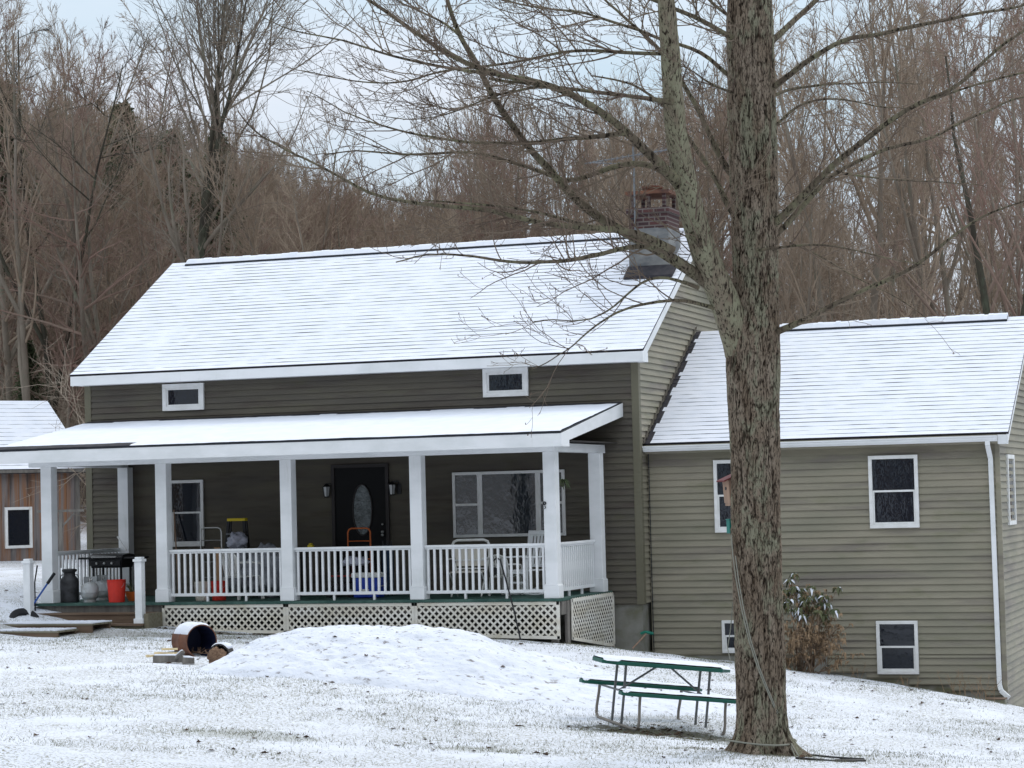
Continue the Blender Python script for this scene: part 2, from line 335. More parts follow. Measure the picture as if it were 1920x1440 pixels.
def gz(x, y, detail=False):
    x = np.asarray(x, float); y = np.asarray(y, float)
    n = len(ctl); z = _tw[n]+_tw[n+1]*x/10+_tw[n+2]*y/10
    for i in range(n):
        d2 = (x/10-ctl[i, 0]/10)**2+(y/10-ctl[i, 1]/10)**2
        z = z+_tw[i]*d2*.5*np.log(d2+1e-12)
    q = (x-CAM[0])*FW[0]+(y-CAM[1])*FW[1]; s_ = (x-CAM[0])*RT[0]+(y-CAM[1])*RT[1]
    u = 960+FPX*s_/np.maximum(q, 8)
    far = .6+np.clip(-(u-960)/1500, -1.2, .6)*1.2+hillH(u)*sstep(66, 150, q)*(.85+.3*fbm(x/40, y/40, 3))
    rr = np.hypot(x-0, y+10)
    wgt = sstep(26, 50, rr)*sstep(15, 45, q)
    nearout = sstep(35, 60, rr)*(1-sstep(15, 45, q))
    z = z*(1-wgt)+far*wgt
    z = z*(1-nearout)+(-.2)*nearout
    if detail:
        nearm = 1-sstep(30, 55, rr)
        z = z+nearm*((fbm(x*.9, y*.9, 4)-.5)*.10+(fbm(x*5, y*5, 3)-.5)*.022)
        # lumpy ploughed snow at the lower left
        lx, ly = pix(30, 1440, 22.3)[:2]
        z = z+.16*np.exp(-(((x-lx)/1.2)**2+((y-ly)/.55)**2))*(.6+.9*fbm(x*3.5, y*3.5, 3))
    return z
def axis_pts(lo, hi, step, far, n):
    core = np.arange(lo, hi+step/2, step); t = np.linspace(0, 1, n+1)[1:]
    ext = (np.exp(t*5)-1)/(math.exp(5)-1)
    return np.concatenate([(lo-ext*far)[::-1], core, hi+ext*far])
xs = axis_pts(-15, 13, .085, 900, 90); ys = axis_pts(-24, 2, .085, 900, 100)
XX, YY = np.meshgrid(xs, ys); ZZ = gz(XX, YY, True)
nx, ny = len(xs), len(ys)
V = np.stack([XX.ravel(), YY.ravel(), ZZ.ravel()], 1)
ii = (np.arange(ny-1)[:, None]*nx+np.arange(nx-1)[None]).ravel()
F = np.stack([ii, ii+1, ii+1+nx, ii+nx], 1)
def ground_mat():
    m_ = bpy.data.materials.new('snowy_lawn'); m_.use_nodes = True; t = m_.node_tree; b = t.nodes['Principled BSDF']
    b.inputs['Roughness'].default_value = .8; b.inputs['Specular IOR Level'].default_value = .25
    geo = t.nodes.new('ShaderNodeNewGeometry')
    def nn(s, det, rg=.6, sv=(1,1,1)):
        mp_ = t.nodes.new('ShaderNodeMapping'); mp_.inputs['Scale'].default_value = tuple(s*q for q in sv)
        n_ = t.nodes.new('ShaderNodeTexNoise'); n_.inputs['Scale'].default_value = 1; n_.inputs['Detail'].default_value = det; n_.inputs['Roughness'].default_value = rg
        t.links.new(geo.outputs['Position'], mp_.inputs[0]); t.links.new(mp_.outputs[0], n_.inputs[0]); return n_.outputs[0]
    def mr(src, a, b_, c=0, d=1):
        r_ = t.nodes.new('ShaderNodeMapRange'); r_.interpolation_type = 'SMOOTHSTEP'
        for i, q in zip((1,2,3,4), (a, b_, c, d)): r_.inputs[i].default_value = q
        t.links.new(src, r_.inputs[0]); return r_.outputs[0]
    def mth(op, a, b_):
        r_ = t.nodes.new('ShaderNodeMath'); r_.operation = op
        for i, q in enumerate((a, b_)):
            if isinstance(q, (int, float)): r_.inputs[i].default_value = q
            else: t.links.new(q, r_.inputs[i])
        return r_.outputs[0]
    def mix(f, a, b_):
        mm = t.nodes.new('ShaderNodeMix'); mm.data_type = 'RGBA'
        if isinstance(f, (int, float)): mm.inputs[0].default_value = f
        else: t.links.new(f, mm.inputs[0])
        for q, i in ((a, 6), (b_, 7)):
            if isinstance(q, tuple): mm.inputs[i].default_value = (*q, 1)
            else: t.links.new(q, mm.inputs[i])
        return mm.outputs[2]
    snow = mix(nn(.8, 4), (.74,.76,.82), (.66,.69,.76))
    thin = mth('MULTIPLY', mr(nn(30, 4, .8), .48, .60), mr(nn(.6, 5, .6), .38, .54, .12, 1.0))
    c1 = mix(mth('MULTIPLY', thin, 1.0), snow, (.26,.25,.19))
    # patches where the grass and mud show through
    sx = t.nodes.new('ShaderNodeSeparateXYZ'); t.links.new(geo.outputs['Position'], sx.inputs[0])
    def blob(cx, cy, rx, ry, amt, col, c):
        dx = mth('DIVIDE', mth('SUBTRACT', sx.outputs[0], cx), rx); dy = mth('DIVIDE', mth('SUBTRACT', sx.outputs[1], cy), ry)
        r2 = mth('ADD', mth('MULTIPLY', dx, dx), mth('MULTIPLY', dy, dy))
        r2 = mth('ADD', r2, mth('MULTIPLY', mth('SUBTRACT', nn(5, 5, .7), .5), 3.2))
        return mix(mth('MULTIPLY', mr(r2, 1.0, .35), amt), c, col)
    p = pix(1215, 1375, 27.9); c1 = blob(p[0]+.1, p[1], 1.05, .55, .9, (.05,.045,.025), c1)
    p = pix(470, 1383, 25); c1 = blob(p[0], p[1], 1.0, .4, .35, (.22,.22,.14), c1)
    p = pix(900, 1412, 24.5); c1 = blob(p[0], p[1], .6, .35, .35, (.22,.22,.14), c1)
    p = pix(1425, 1425, 24.8); c1 = blob(p[0], p[1], .55, .35, .5, (.10,.085,.05), c1)
    p = atY(240, 1195, -4.3); c1 = blob(p[0], p[1], 3.4, .55, .6, (.26,.245,.22), c1)
    p = atY(620, 1185, -3.15); c1 = blob(p[0], p[1], 4.0, .28, .85, (.09,.075,.05), c1)
    p = atY(1720, 1290, .2); c1 = blob(p[0], p[1], 2.2, .22, .8, (.10,.06,.04), c1)
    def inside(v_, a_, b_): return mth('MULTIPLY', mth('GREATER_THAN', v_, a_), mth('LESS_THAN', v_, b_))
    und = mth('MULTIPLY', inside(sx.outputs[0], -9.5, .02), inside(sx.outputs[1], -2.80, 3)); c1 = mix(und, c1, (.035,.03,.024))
    # forest floor
    dist = mth('SUBTRACT', sx.outputs[1], mth('MULTIPLY', sx.outputs[0], .35))
    ff = mr(dist, 24, 34)
    floor = mix(mth('MULTIPLY', mr(nn(.7, 6, .7), .52, .64), .55), (.085,.058,.045), (.62,.64,.68))
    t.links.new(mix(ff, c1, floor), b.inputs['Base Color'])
    bp = t.nodes.new('ShaderNodeBump'); bp.inputs['Strength'].default_value = .7; bp.inputs['Distance'].default_value = .03
    t.links.new(nn(14, 6, .65), bp.inputs['Height']); t.links.new(bp.outputs[0], b.inputs['Normal'])
    return m_
M['ground'] = ground_mat()
g = npmesh('ground', V, F, M['ground']); tag(g, 'snow dusted lawn sloping down to the right in front of the house', 'ground', kind='structure')

# snow mound in front of the porch
_mc = pix(738, 1215, 32.6)
def mound_h(X, Y):
    cx, cy = _mc[0], _mc[1]; ex = X-cx; ey = Y-cy
    prof = np.interp(ex+.35*(fbm(X*.8, Y*.8, 2)-.5), [-4.0,-2.4,-2.1,-1.8,-1.35,-.9,-.3,.3,.75,1.15,1.6,2.2,3.1,4.3,5.4], [-.15,-.06,.18,.40,.50,.53,.54,.58,.60,.54,.42,.31,.22,.10,-.12])
    wy = np.where(ey > 0, np.exp(-(ey/.95)**4), np.exp(-(np.abs(ey)/1.5)**2.6)); pw = prof*wy
    nz_ = (fbm(X*1.1, Y*1.1, 4)-.5)*.18+(np.abs(fbm(X*2.2+9, Y*3.4, 3)-.5)-.12)*.12+(fbm(X*9, Y*16, 3)-.5)*.035
    return pw+nz_*sstep(-.02, .22, pw)-.035*(1-sstep(0, .12, pw))-.03*sstep(.6, 1, 1-wy)
def mound():
    cx, cy = _mc[0], _mc[1]
    gx = np.linspace(cx-4.6, cx+5.6, 400); gy = np.linspace(cy-2.2, cy+1.8, 180)
    X, Y = np.meshgrid(gx, gy); h = mound_h(X, Y)
    edge = np.minimum.reduce([sstep(cx-4.6, cx-4, X), sstep(cx+5.6, cx+5, X), sstep(cy-2.2, cy-1.8, Y), sstep(cy+1.8, cy+1.4, Y)])
    h = h*edge-.12*(1-edge)
    Z = gz(X, Y, True)+h
    n1, n2 = len(gx), len(gy); i = (np.arange(n2-1)[:, None]*n1+np.arange(n1-1)[None]).ravel()
    o = npmesh('snow_mound', np.stack([X.ravel(), Y.ravel(), Z.ravel()], 1), np.stack([i, i+1, i+1+n1, i+n1], 1), M['mound'])
    tag(o, 'long lumpy mound of old snow in front of the porch lattice', 'snow mound')
M['mound'] = mat('old_snow', (.73,.75,.81), .8, noise=((1.5,1.5,1.5), 5), col2=(.64,.67,.74), bump=((9,9,12), .8, .04), spec=.3,
                 stains=[((8,13,8), 7, .58, .68, (.13,.105,.09), .8)])
mound()

# ------------------------------------------------------------------ house
W, XL, RY = .589, -9.966, 3.733
XR, RXL, EO, ZF0, ZF1, KP = .82, -10.083, .402, 3.855, 4.036, 7/12
S, WE, WZ, WX, WXR, WRY = .42, .2, 2.46, 6.544, 6.746, 3.85
D = 2.808
house = thing('house', 'grey brown sided two part house with snowy roofs and a white railed front porch', 'house', (0,0,0))
EXPO = .114
def siding(mb, axis, fixed, nrm, z0, z1, lo, hi, prj=.031, ex=EXPO):
    """lap siding on a plane; lo(z)/hi(z) give the run's ends"""
    z = z0
    while z < z1-1e-4:
        zt = min(z+ex, z1); a0, b0, a1, b1 = lo(z), hi(z), lo(zt), hi(zt)
        if b0 > a0:
            if b1 < a1: a1 = b1 = (a1+b1)/2
            o0 = fixed+nrm*prj; o1 = fixed+nrm*.004; om = fixed+nrm*prj*.9; zm = z+.012
            def q(t, o, zz): return (t, o, zz) if axis == 'x' else (o, t, zz)
            vs = [q(a0, fixed, z), q(b0, fixed, z), q(a0, o0, z), q(b0, o0, z), q(a0, om, zm), q(b0, om, zm), q(a1, o1, zt), q(b1, o1, zt)]
            mb.add(vs, [(0,1,3,2), (2,3,5,4), (4,5,7,6)])
        z = zt
def const(c): return lambda z: c
# front wall above porch roof, strips beside the porch, wall under the porch roof
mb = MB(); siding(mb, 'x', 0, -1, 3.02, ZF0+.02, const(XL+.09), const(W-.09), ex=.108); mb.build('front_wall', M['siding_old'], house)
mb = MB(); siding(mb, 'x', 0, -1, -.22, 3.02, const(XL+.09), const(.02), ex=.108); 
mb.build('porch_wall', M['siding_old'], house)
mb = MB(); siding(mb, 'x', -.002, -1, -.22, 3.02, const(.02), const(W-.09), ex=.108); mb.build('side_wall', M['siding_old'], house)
# shell behind (solid core) and foundation
mb = MB(); mb.box(XL+.01, .0, -.25, W-.01, 7.44, ZF0); mb.build('wall_core', M['siding_old'], house)
mb = MB(); mb.box(XL+.03, .04, -3, W-.03, 7.4, -.25); mb.build('foundation', M['concrete'], house)
# right gable
def roofz(y): return ZF1-.03+KP*(min(y, 2*RY-y)+EO)
def glo(z): return 0.09 if z < ZF0+.1 else max(.09, (z-ZF1+.05)/KP-EO)
def ghi(z): return 7.4 if z < ZF0+.1 else min(7.4, 2*RY-((z-ZF1+.05)/KP-EO))
mb = MB(); siding(mb, 'y', W, 1, -.22, roofz(RY)-.05, glo, ghi, ex=.108)
mb.prism([(0.02, -.2), (0.02, ZF0+.15), (RY, roofz(RY)-.06), (2*RY-.02, ZF0+.15), (2*RY-.02, -.2)], 'x', W-.1, W-.001)
mb.build('gable_wall', M['siding'], house)
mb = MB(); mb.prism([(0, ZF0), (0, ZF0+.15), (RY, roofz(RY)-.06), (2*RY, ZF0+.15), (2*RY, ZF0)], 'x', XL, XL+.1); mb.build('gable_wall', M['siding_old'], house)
# corner trims
for (x, y) in ((W, 0), (XL, 0)):
    mb = MB(); s_ = 1 if x > 0 else -1
    mb.box(x-s_*.10, -.034, -.24, x+s_*.030, -.002, ZF0+.01); mb.box(x+s_*.003, -.002, -.24, x+s_*.030, .095, ZF0+.05)
    mb.build('corner_trim', M['trim'], house, bevel=.004)

def roof_slope(name, x0, x1, ye, ze, yr, k, snow_gap_left=None, ex=.145, smooth_snow=False, left_fn=None):
    """stepped shingle courses under snow, eave at (ye,ze) up to ridge yr (yr may lie behind or in front)"""
    sgn = 1 if yr > ye else -1; run = abs(yr-ye); sl_ = math.hypot(run, run*k); nc = int(round(sl_/ex)); c_, s_ = run/sl_, run*k/sl_
    V_, F_, MI = [], [], []
    step = .05; nxs = int((x1-x0)/step)+1; X_ = np.linspace(x0, x1, nxs)
    for i in range(nc):
        t0, t1 = i*sl_/nc, (i+1)*sl_/nc+.004
        bh = np.clip(.0035+.0085*np.array([vn(x*1.7, i*.37+ye)+.75*vn(x*6, i*3.1)-.45 for x in X_]), .0015, .015)
        if i == 0: bh = bh*0+.02
        wob = .004*(fbm(X_*2.5, np.full(nxs, i*1.7+.3), 3)-.5)
        xa = X_.copy()
        b0 = len(V_)
        for j in range(nxs):
            for (t, h) in ((t0+wob[j], 0), (t0+wob[j]+.001, bh[j]), (t1+.004, .0012)):
                hh = h; V_.append((xa[j], ye+sgn*(t*c_)-sgn*s_*hh, ze+t*s_+c_*hh))
        for j in range(nxs-1):
            a = b0+j*3
            F_.append((a, a+3, a+4, a+1) if sgn > 0 else (a, a+1, a+4, a+3)); MI.append(1)
            F_.append((a+1, a+4, a+5, a+2) if sgn > 0 else (a+1, a+2, a+5, a+4))
            mi = 0
            if left_fn is not None:
                xm = (X_[j]+X_[j+1])/2
                if xm < left_fn(i/nc): mi = 1
            MI.append(mi)
    return V_, F_, MI
rz_ridge = ZF1+KP*(RY+EO)
mb = MB(); V_, F_, MI = roof_slope('main', RXL, XR, -EO, ZF1+.006, RY, KP)
for f, mi in zip(F_, MI): pass
mb.v = [tuple(map(float, v)) for v in V_]; mb.f = [list(f) for f in F_]; mb.m = MI
mb.prism([(-EO+.012, ZF1-.012), (RY, rz_ridge-.012), (2*RY+EO, ZF1-.012), (2*RY+EO, ZF1-.10), (RY, rz_ridge-.14), (-EO+.012, ZF1-.10)], 'x', RXL+.02, XR-.02, 1)
mb.prism([(-EO, ZF1-.012), (RY, rz_ridge-.012), (2*RY+EO, ZF1-.012), (2*RY+EO, ZF1+.02), (RY, rz_ridge+.004), (-EO, ZF1+.004)], 'x', RXL, RXL+.03, 1)
mb.prism([(-EO, ZF1-.012), (RY, rz_ridge-.012), (RY, rz_ridge+.004), (-EO, ZF1+.003)], 'x', XR-.03, XR+.006, 1)
mb.prism([(RY+.01, rz_ridge), (2*RY+EO, ZF1), (2*RY+EO, ZF1+.012), (RY+.01, rz_ridge+.012)], 'x', RXL+.04, XR-.03, 0)
roof = mb.build('roof', [M['snow'], M['shingle']], house)
def ridge_vent(x0, x1, y, z, k, par):
    mb = MB()
    mb.prism([(y-.15, z-.15*k+.012), (y-.15, z-.15*k+.042), (y, z+.045), (y+.15, z-.15*k+.042), (y+.15, z-.15*k+.012), (y, z+.01)], 'x', x0, x1, 0)
    a = mb.build('ridge_vent', M['dark'], par)
    mb = MB(); n = 60
    for i in range(n):
        xa, xb = x0+(x1-x0)*i/n, x0+(x1-x0)*(i+1)/n; h = .028+.02*random.random()
        mb.prism([(y-.13, z-.13*k+.043), (y-.05, z-.05*k+.043+h), (y+.03, z+.044+h), (y+.13, z-.13*k+.043)], 'x', xa, xb, 0)
    mb.build('vent_snow', M['snow'], a)
    return a
ridge_vent(RXL+.35, XR-.35, RY, rz_ridge, KP, house)
# eave fascia, soffit, rake boards
def rake(mb, x0, x1, y0, z0, yr, zr, h, yb=None, zb=None):
    mb.prism([(y0, z0-h), (yr, zr-h), (yr, zr), (y0, z0)], 'x', x0, x1)
    if yb is not None: mb.prism([(yr, zr-h), (yb, zb-h), (yb, zb), (yr, zr)], 'x', x0, x1)
mb = MB(); mb.box(RXL+.01, -EO-.0, ZF0-.005, XR-.035, -EO+.022, ZF1-.014); mb.build('fascia', M['white'], house)
mb = MB(); mb.box(RXL+.03, -EO+.024, ZF0, XR-.04, -.036, ZF0+.014); mb.build('soffit', M['white'], house)
mb = MB(); rake(mb, XR-.032, XR-.006, -EO-.002, ZF1-.014, RY, rz_ridge-.014, .18, 2*RY+EO, ZF1-.014)
mb.box(W+.035, -.30, ZF0-.005, XR-.034, .02, ZF0+.16)
mb.build('rake_board', M['white'], house)
mb = MB(); rake(mb, RXL+.034, RXL+.056, -EO+.03, ZF1-.014, RY, rz_ridge-.014, .18, 2*RY+EO, ZF1-.014); mb.build('rake_board', M['white'], house)
mb = MB(); mb.prism([(-.28, ZF1-.13+.07), (RY, rz_ridge-.22), (RY, rz_ridge-.20), (-.28, ZF1-.11+.07)], 'x', W+.03, XR-.034); mb.build('soffit', M['white'], house)
def window(cx0, cx1, cz0, cz1, Y, par, mat_frame='wframe', rail=True, vert=False, fw=.055, glass='glass', prj=.05, lo=None, axis='x', surround=None):
    """window on a plane; axis x: plane Y=const facing -y; axis y: plane X=const facing +x"""
    def B(mb_, a, b, c, d, o0, o1, mi=0):
        if axis == 'x': mb_.box(a, Y-o1, b, c, Y-o0, d, mi)
        else: mb_.box(Y+o0, a, b, Y+o1, c, d, mi)
    mb = MB()
    B(mb, cx0, cz0, cx1, cz0+fw, .0, prj); B(mb, cx0, cz1-fw, cx1, cz1, .0, prj)
    B(mb, cx0, cz0+fw, cx0+fw, cz1-fw, .0, prj); B(mb, cx1-fw, cz0+fw, cx1, cz1-fw, .0, prj)
    if surround:
        s2 = surround
        B(mb, cx0+fw, cz0+fw, cx1-fw, cz0+fw+s2, .0, prj-.015); B(mb, cx0+fw, cz1-fw-s2, cx1-fw, cz1-fw, .0, prj-.015)
        B(mb, cx0+fw, cz0+fw+s2, cx0+fw+s2, cz1-fw-s2, .0, prj-.015); B(mb, cx1-fw-s2, cz0+fw+s2, cx1-fw, cz1-fw-s2, .0, prj-.015)
    fo = mb.build('window', M[mat_frame], par, bevel=.004)
    f2 = fw+(surround or 0)
    mb = MB(); B(mb, cx0+f2, cz0+f2, cx1-f2, cz1-f2, .0, .018); mb.build('pane', M[glass], fo)
    if rail:
        zm = (cz0+cz1)/2+.01; mb = MB(); sw = .026
        B(mb, cx0+f2, zm-.016, cx1-f2, zm+.016, .018, .034)
        B(mb, cx0+f2, cz0+f2, cx1-f2, cz0+f2+sw*1.4, .018, .028)
        B(mb, cx0+f2, cz0+f2+sw*1.4, cx0+f2+sw, zm-.016, .018, .028); B(mb, cx1-f2-sw, cz0+f2+sw*1.4, cx1-f2, zm-.016, .018, .028)
        mb.build('sash', M['wframe'], fo)
    return fo
def win_px(u0, v0, u1, v1, Y, **k):
    a = atY(u0, v0, Y); b = atY(u1, v1, Y); return window(a[0], b[0], b[2], a[2], Y, house, **k)
# small upper windows
win_px(306, 721, 384, 768, -.02, rail=False, fw=.075, surround=.035)
win_px(906, 692, 992, 742, -.02, rail=False, fw=.075, surround=.035)
# wing walls
wl = float(atY(1218, 1227, S)[2])
steps_px = [(1218,1227),(1552,1259),(1625,1270),(1705,1282),(1784,1293),(1846,1303)]
xs_ = [float(atY(u, v, S)[0]) for u, v in steps_px]+[WX]; zs_ = [float(atY(u, v, S)[2]) for u, v in steps_px]
xs_[0] = W+.03
mb = MB(); zt = WZ-.05
siding(mb, 'x', S, -1, zs_[0], zt, const(W+.03), const(WX-.05))
for i in range(1, len(zs_)):
    siding(mb, 'x', S, -1, zs_[i], zs_[i-1]+.001, const(xs_[i]), const(WX-.05))
mb.build('wing_wall', M['siding'], house)
mb = MB(); mb.box(W+.02, S+.002, -3, WX-.04, 7.4, zt); mb.build('wall_core', M['siding'], house)
mb = MB()
for i in range(len(zs_)):
    a, b = xs_[i], xs_[i+1]
    mb.box(a, S-.045, -3.2, b, S+.05, zs_[i]-.012)
mb.build('foundation', M['concrete'], house)
mb = MB()
for i in range(1, len(zs_)): mb.box(xs_[i]+.01, S-.075, zs_[i]-.014, xs_[i+1]-.01, S-.046, zs_[i]-.004)
mb.box(xs_[0], S-.06, zs_[0]-.014, xs_[1], S-.046, zs_[0]-.002)
mb.build('foundation_ledge', M['wood_olive'], house)
wrz = WZ+KP*(WRY-WE)
def wlo(z): return S+.03 if z < WZ+.1 else max(S+.03, (z-WZ+.06)/KP+WE)
def whi(z): return 7.3 if z < WZ+.1 else min(7.3, 2*WRY-((z-WZ+.06)/KP+WE))
mb = MB(); siding(mb, 'y', WX, 1, -3.1, wrz-.08, wlo, whi); mb.prism([(S+.02, -3), (S+.02, zt), (WRY, wrz-.09), (7.28, zt), (7.28, -3)], 'x', WX-.1, WX-.001); mb.build('gable_wall', M['siding'], house)
mb = MB(); mb.box(WX-.05, S-.03, zs_[-1], WX+.028, S-.001, zt+.02); mb.box(WX+.002, S-.001, zs_[-1], WX+.028, S+.03, zt+.02); mb.build('corner_trim', M['siding'], house)
# thin cable and j-channel at the inner corner
mb = MB(); mb.tube([(W+.055, S-.045, zt), (W+.06, S-.045, -1.3)], .008, 6); mb.build('wall_cable', M['dark'], house)
def lf(t): return W+.03+.30-.22*t*0+.05*math.sin(t*30)+random.random()*.10
mb = MB(); V_, F_, MI = roof_slope('wing', W+.04, WXR, WE, WZ+.006, WRY, KP, left_fn=lambda t: W+.13+.03*math.sin(t*40))
mb.v = [tuple(map(float, v)) for v in V_]; mb.f = [list(f) for f in F_]; mb.m = MI
mb.prism([(WE+.012, WZ-.012), (WRY, wrz-.012), (2*WRY-WE, WZ-.012), (2*WRY-WE, WZ-.09), (WRY, wrz-.12), (WE+.012, WZ-.09)], 'x', W+.035, WXR-.02, 1)
mb.prism([(WRY+.01, wrz), (2*WRY-WE, WZ), (2*WRY-WE, WZ+.012), (WRY+.01, wrz+.012)], 'x', W+.05, WXR-.02, 0)
mb.prism([(WE, WZ-.012), (WRY, wrz-.012), (WRY, wrz+.004), (WE, WZ+.003)], 'x', WXR-.03, WXR+.006, 1)
mb.build('roof', [M['snow'], M['shingle']], house)
ridge_vent(W+.75, float(atY(1890, 601, WRY)[0]), WRY, wrz, KP, house)
mb = MB(); mb.box(W+.75+.0, WRY-.2, wrz-.10, W+1.0, WRY+.14, wrz+.10); mb.build('vent_end', M['snow'], house)
mb = MB(); mb.prism([(WE-.06, WZ+.03), (WRY+.05, wrz+.08), (WRY+.05, wrz+.11), (WE-.06, WZ+.06)], 'x', W+.028, W+.05); mb.build('step_flashing', M['siding_old'], house)
mb = MB(); rake(mb, WXR-.032, WXR-.008, WE, WZ-.014, WRY, wrz-.014, .15, 2*WRY-WE, WZ-.014); mb.box(WX+.03, WE+.0, WZ-.17, WXR-.033, S+.02, WZ-.02); mb.build('rake_board', M['white'], house)
mb = MB(); mb.prism([(WE+.03, WZ-.13), (WRY, wrz-.18), (WRY, wrz-.16), (WE+.03, WZ-.11)], 'x', WX+.03, WXR-.033); mb.build('soffit', M['white'], house)
mb = MB(); mb.box(W+.035, WE+.002, WZ-.16, WXR-.034, WE+.02, WZ-.014); mb.box(W+.035, WE+.02, WZ-.16, WXR-.035, S-.028, WZ-.146); mb.build('soffit', M['siding'], house)
gxr = float(atY(1868, 812, WE-.1)[0])
mb = MB(); mb.prism([(WE-.002, WZ-.03), (WE-.002, WZ-.125), (WE-.075, WZ-.125), (WE-.10, WZ-.085), (WE-.10, WZ-.06), (WE-.118, WZ-.05), (WE-.118, WZ-.03), (WE-.108, WZ-.03), (WE-.108, WZ-.045), (WE-.02, WZ-.045), (WE-.02, WZ-.03)], 'x', W+.0+.035, gxr)
gut = mb.build('gutter', M['white'], house)
dx = float(atY(1856, 860, S-.06)[0]); zb_ = float(gz(WX, S-.3))
mb = MB()
def dspout(pts, w_=.075, t_=.055):
    for a, b in zip(pts[:-1], pts[1:]): mb.bar(a, b, w_, t_, up=(0,1,0) if abs(b[2]-a[2]) > .03 else (0,0,1))
dspout([(dx-.0, WE-.06, WZ-.12), (dx, WE-.055, WZ-.19), (dx+.01, S-.06, WZ-.40), (dx+.03, S-.062, zb_+.42), (dx+.03, S-.062, zb_+.30), (dx+.06, S-.10, zb_+.20), (dx+.19, S-.22, zb_+.10)])
mb.build('downspout', M['white'], house, bevel=.006)
# wing windows
win_px(1628, 855, 1725, 989, S-.02, fw=.06)
win_px(1338, 863, 1432, 997, S-.02, fw=.06)
win_px(1643, 1164, 1724, 1264, S-.02, fw=.055)
win_px(1354, 1163, 1430, 1224, S-.02, fw=.05)
a = atX(1884, 852, WX); b = atX(1901, 983, WX)
window(float(a[1]), float(b[1]), float(b[2]), float(a[2]), WX, house, axis='y', rail=False, fw=.07)

# ------------------------------------------------------------------ porch (part of the house)
PE, PZ, PZ2, PXR, PXL = -3.453, 2.631, 3.185, .322, -9.894
kp = (PZ2-PZ)/(-PE)
def porch_roof():
    nxs, nys = 220, 40; X = np.linspace(PXL, PXR, nxs); Y = np.linspace(PE, -.03, nys); XX, YY = np.meshgrid(X, Y)
    Z = PZ+.012+kp*(YY-PE)+.012*fbm(XX*2, YY*4, 3)+.004*vn(XX*12, YY*14)
    Z[0, :] -= .012; 
    V = np.stack([XX.ravel(), YY.ravel(), Z.ravel()], 1); i = (np.arange(nys-1)[:, None]*nxs+np.arange(nxs-1)[None]).ravel()
    F = np.stack([i, i+1, i+1+nxs, i+nxs], 1); yc = V[F].mean(1)
    # bare dark strip at the left eave and melted strip at the wall
    mi = ((yc[:, 0] < -7.25) & (yc[:, 1] < PE+.22)).astype(int)
    mi = np.maximum(mi, (yc[:, 1] > -.34+.12*vn(yc[:, 0]*2, yc[:, 0]*0+3)).astype(int))
    return npmesh('porch_roof', V, F, [M['snow'], M['shingle']], house, mi=mi)
porch_roof()
mb = MB(); mb.prism([(PE, PZ-.0), (-.03, PZ2-.006), (-.03, PZ2-.10), (PE, PZ-.028)], 'x', PXL, PXR); mb.build('roof_edge', M['dark'], house)
mb = MB(); mb.box(PXL+.01, PE+.006, PZ-.235, PXR-.012, PE+.03, PZ-.03); mb.build('fascia', M['white'], house)
mb = MB(); mb.prism([(PE+.004, PZ-.235), (PE+.40, PZ-.235), (PE+.40, PZ-.13), (-.04, PZ2-.24), (-.04, PZ2-.012), (PE+.004, PZ-.03)], 'x', PXR-.010, PXR+.014); mb.build('rake_board', M['white'], house)
mb = MB(); mb.prism([(PE+.004, PZ-.235), (-.04, PZ2-.24), (-.04, PZ2-.012), (PE+.004, PZ-.03)], 'x', PXL-.014, PXL+.008); mb.build('rake_board', M['white'], house)
HB = 2.332; by0 = -D-.0; colw = .205
mb = MB(); mb.box(PXL+.35, by0+.0, HB, -.0, by0+colw, HB+.18)
mb.box(-colw, by0+colw+.002, HB, -.0, -.04, HB+.14); mb.box(-9.317, by0+colw+.002, HB, -9.317+colw, -.04, HB+.14)
mb.build('porch_beam', M['white'], house, bevel=.004)
mb = MB(); mb.box(PXL+.1, PE+.03, HB+.181, -.0, by0+.0, HB+.2); mb.build('soffit', M['white'], house)
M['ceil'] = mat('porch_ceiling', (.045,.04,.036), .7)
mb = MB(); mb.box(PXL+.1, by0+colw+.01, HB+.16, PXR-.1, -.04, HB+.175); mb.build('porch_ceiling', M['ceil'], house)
def column(x0, y0, zb=0, half=False):
    mb = MB(); wd = colw
    mb.box(x0, y0, zb, x0+wd, y0+wd, HB-.001)
    e = .022; mb.box(x0-e, y0-e, zb+.001, x0+wd+e, y0+wd+e, zb+.20); mb.prism([(x0-e, zb+.20), (x0+wd+e, zb+.20), (x0+wd+.002, zb+.225), (x0-.002, zb+.225)], 'y', y0-e, y0+wd+e)
    mb.build('porch_column', M['white'], house, bevel=.005)
COLX = [-9.317, -7.115, -4.806, -2.496, -.205]
for x in COLX: column(x, by0+.01)
column(float(atY(1106, 1000, -.55)[0]), -.55)
column(float(atY(222, 1000, -.30)[0]), -.30)
# deck
mb = MB(); mb.box(-9.45, -D-.05, -.045, .06, -.03, -.001)
mb.build('deck', M['deck_green'], house)
mb = MB(); mb.box(-9.40, -D+.02, -.22, .02, -D+.06, -.046); mb.box(-.02, -D+.06, -.22, .02, -.03, -.046)
mb.box(-9.4, -D+.06, -.22, -9.36, -.03, -.046)
for x in (-9.3, -7.0, -4.7, -2.4, -.1): mb.box(x-.05, -D+.07, -1.3, x+.05, -D+.17, -.22)
mb.build('deck_frame', M['wood_grey'], house)
M['under'] = mat('crawl_space', (.02,.018,.015), .95)
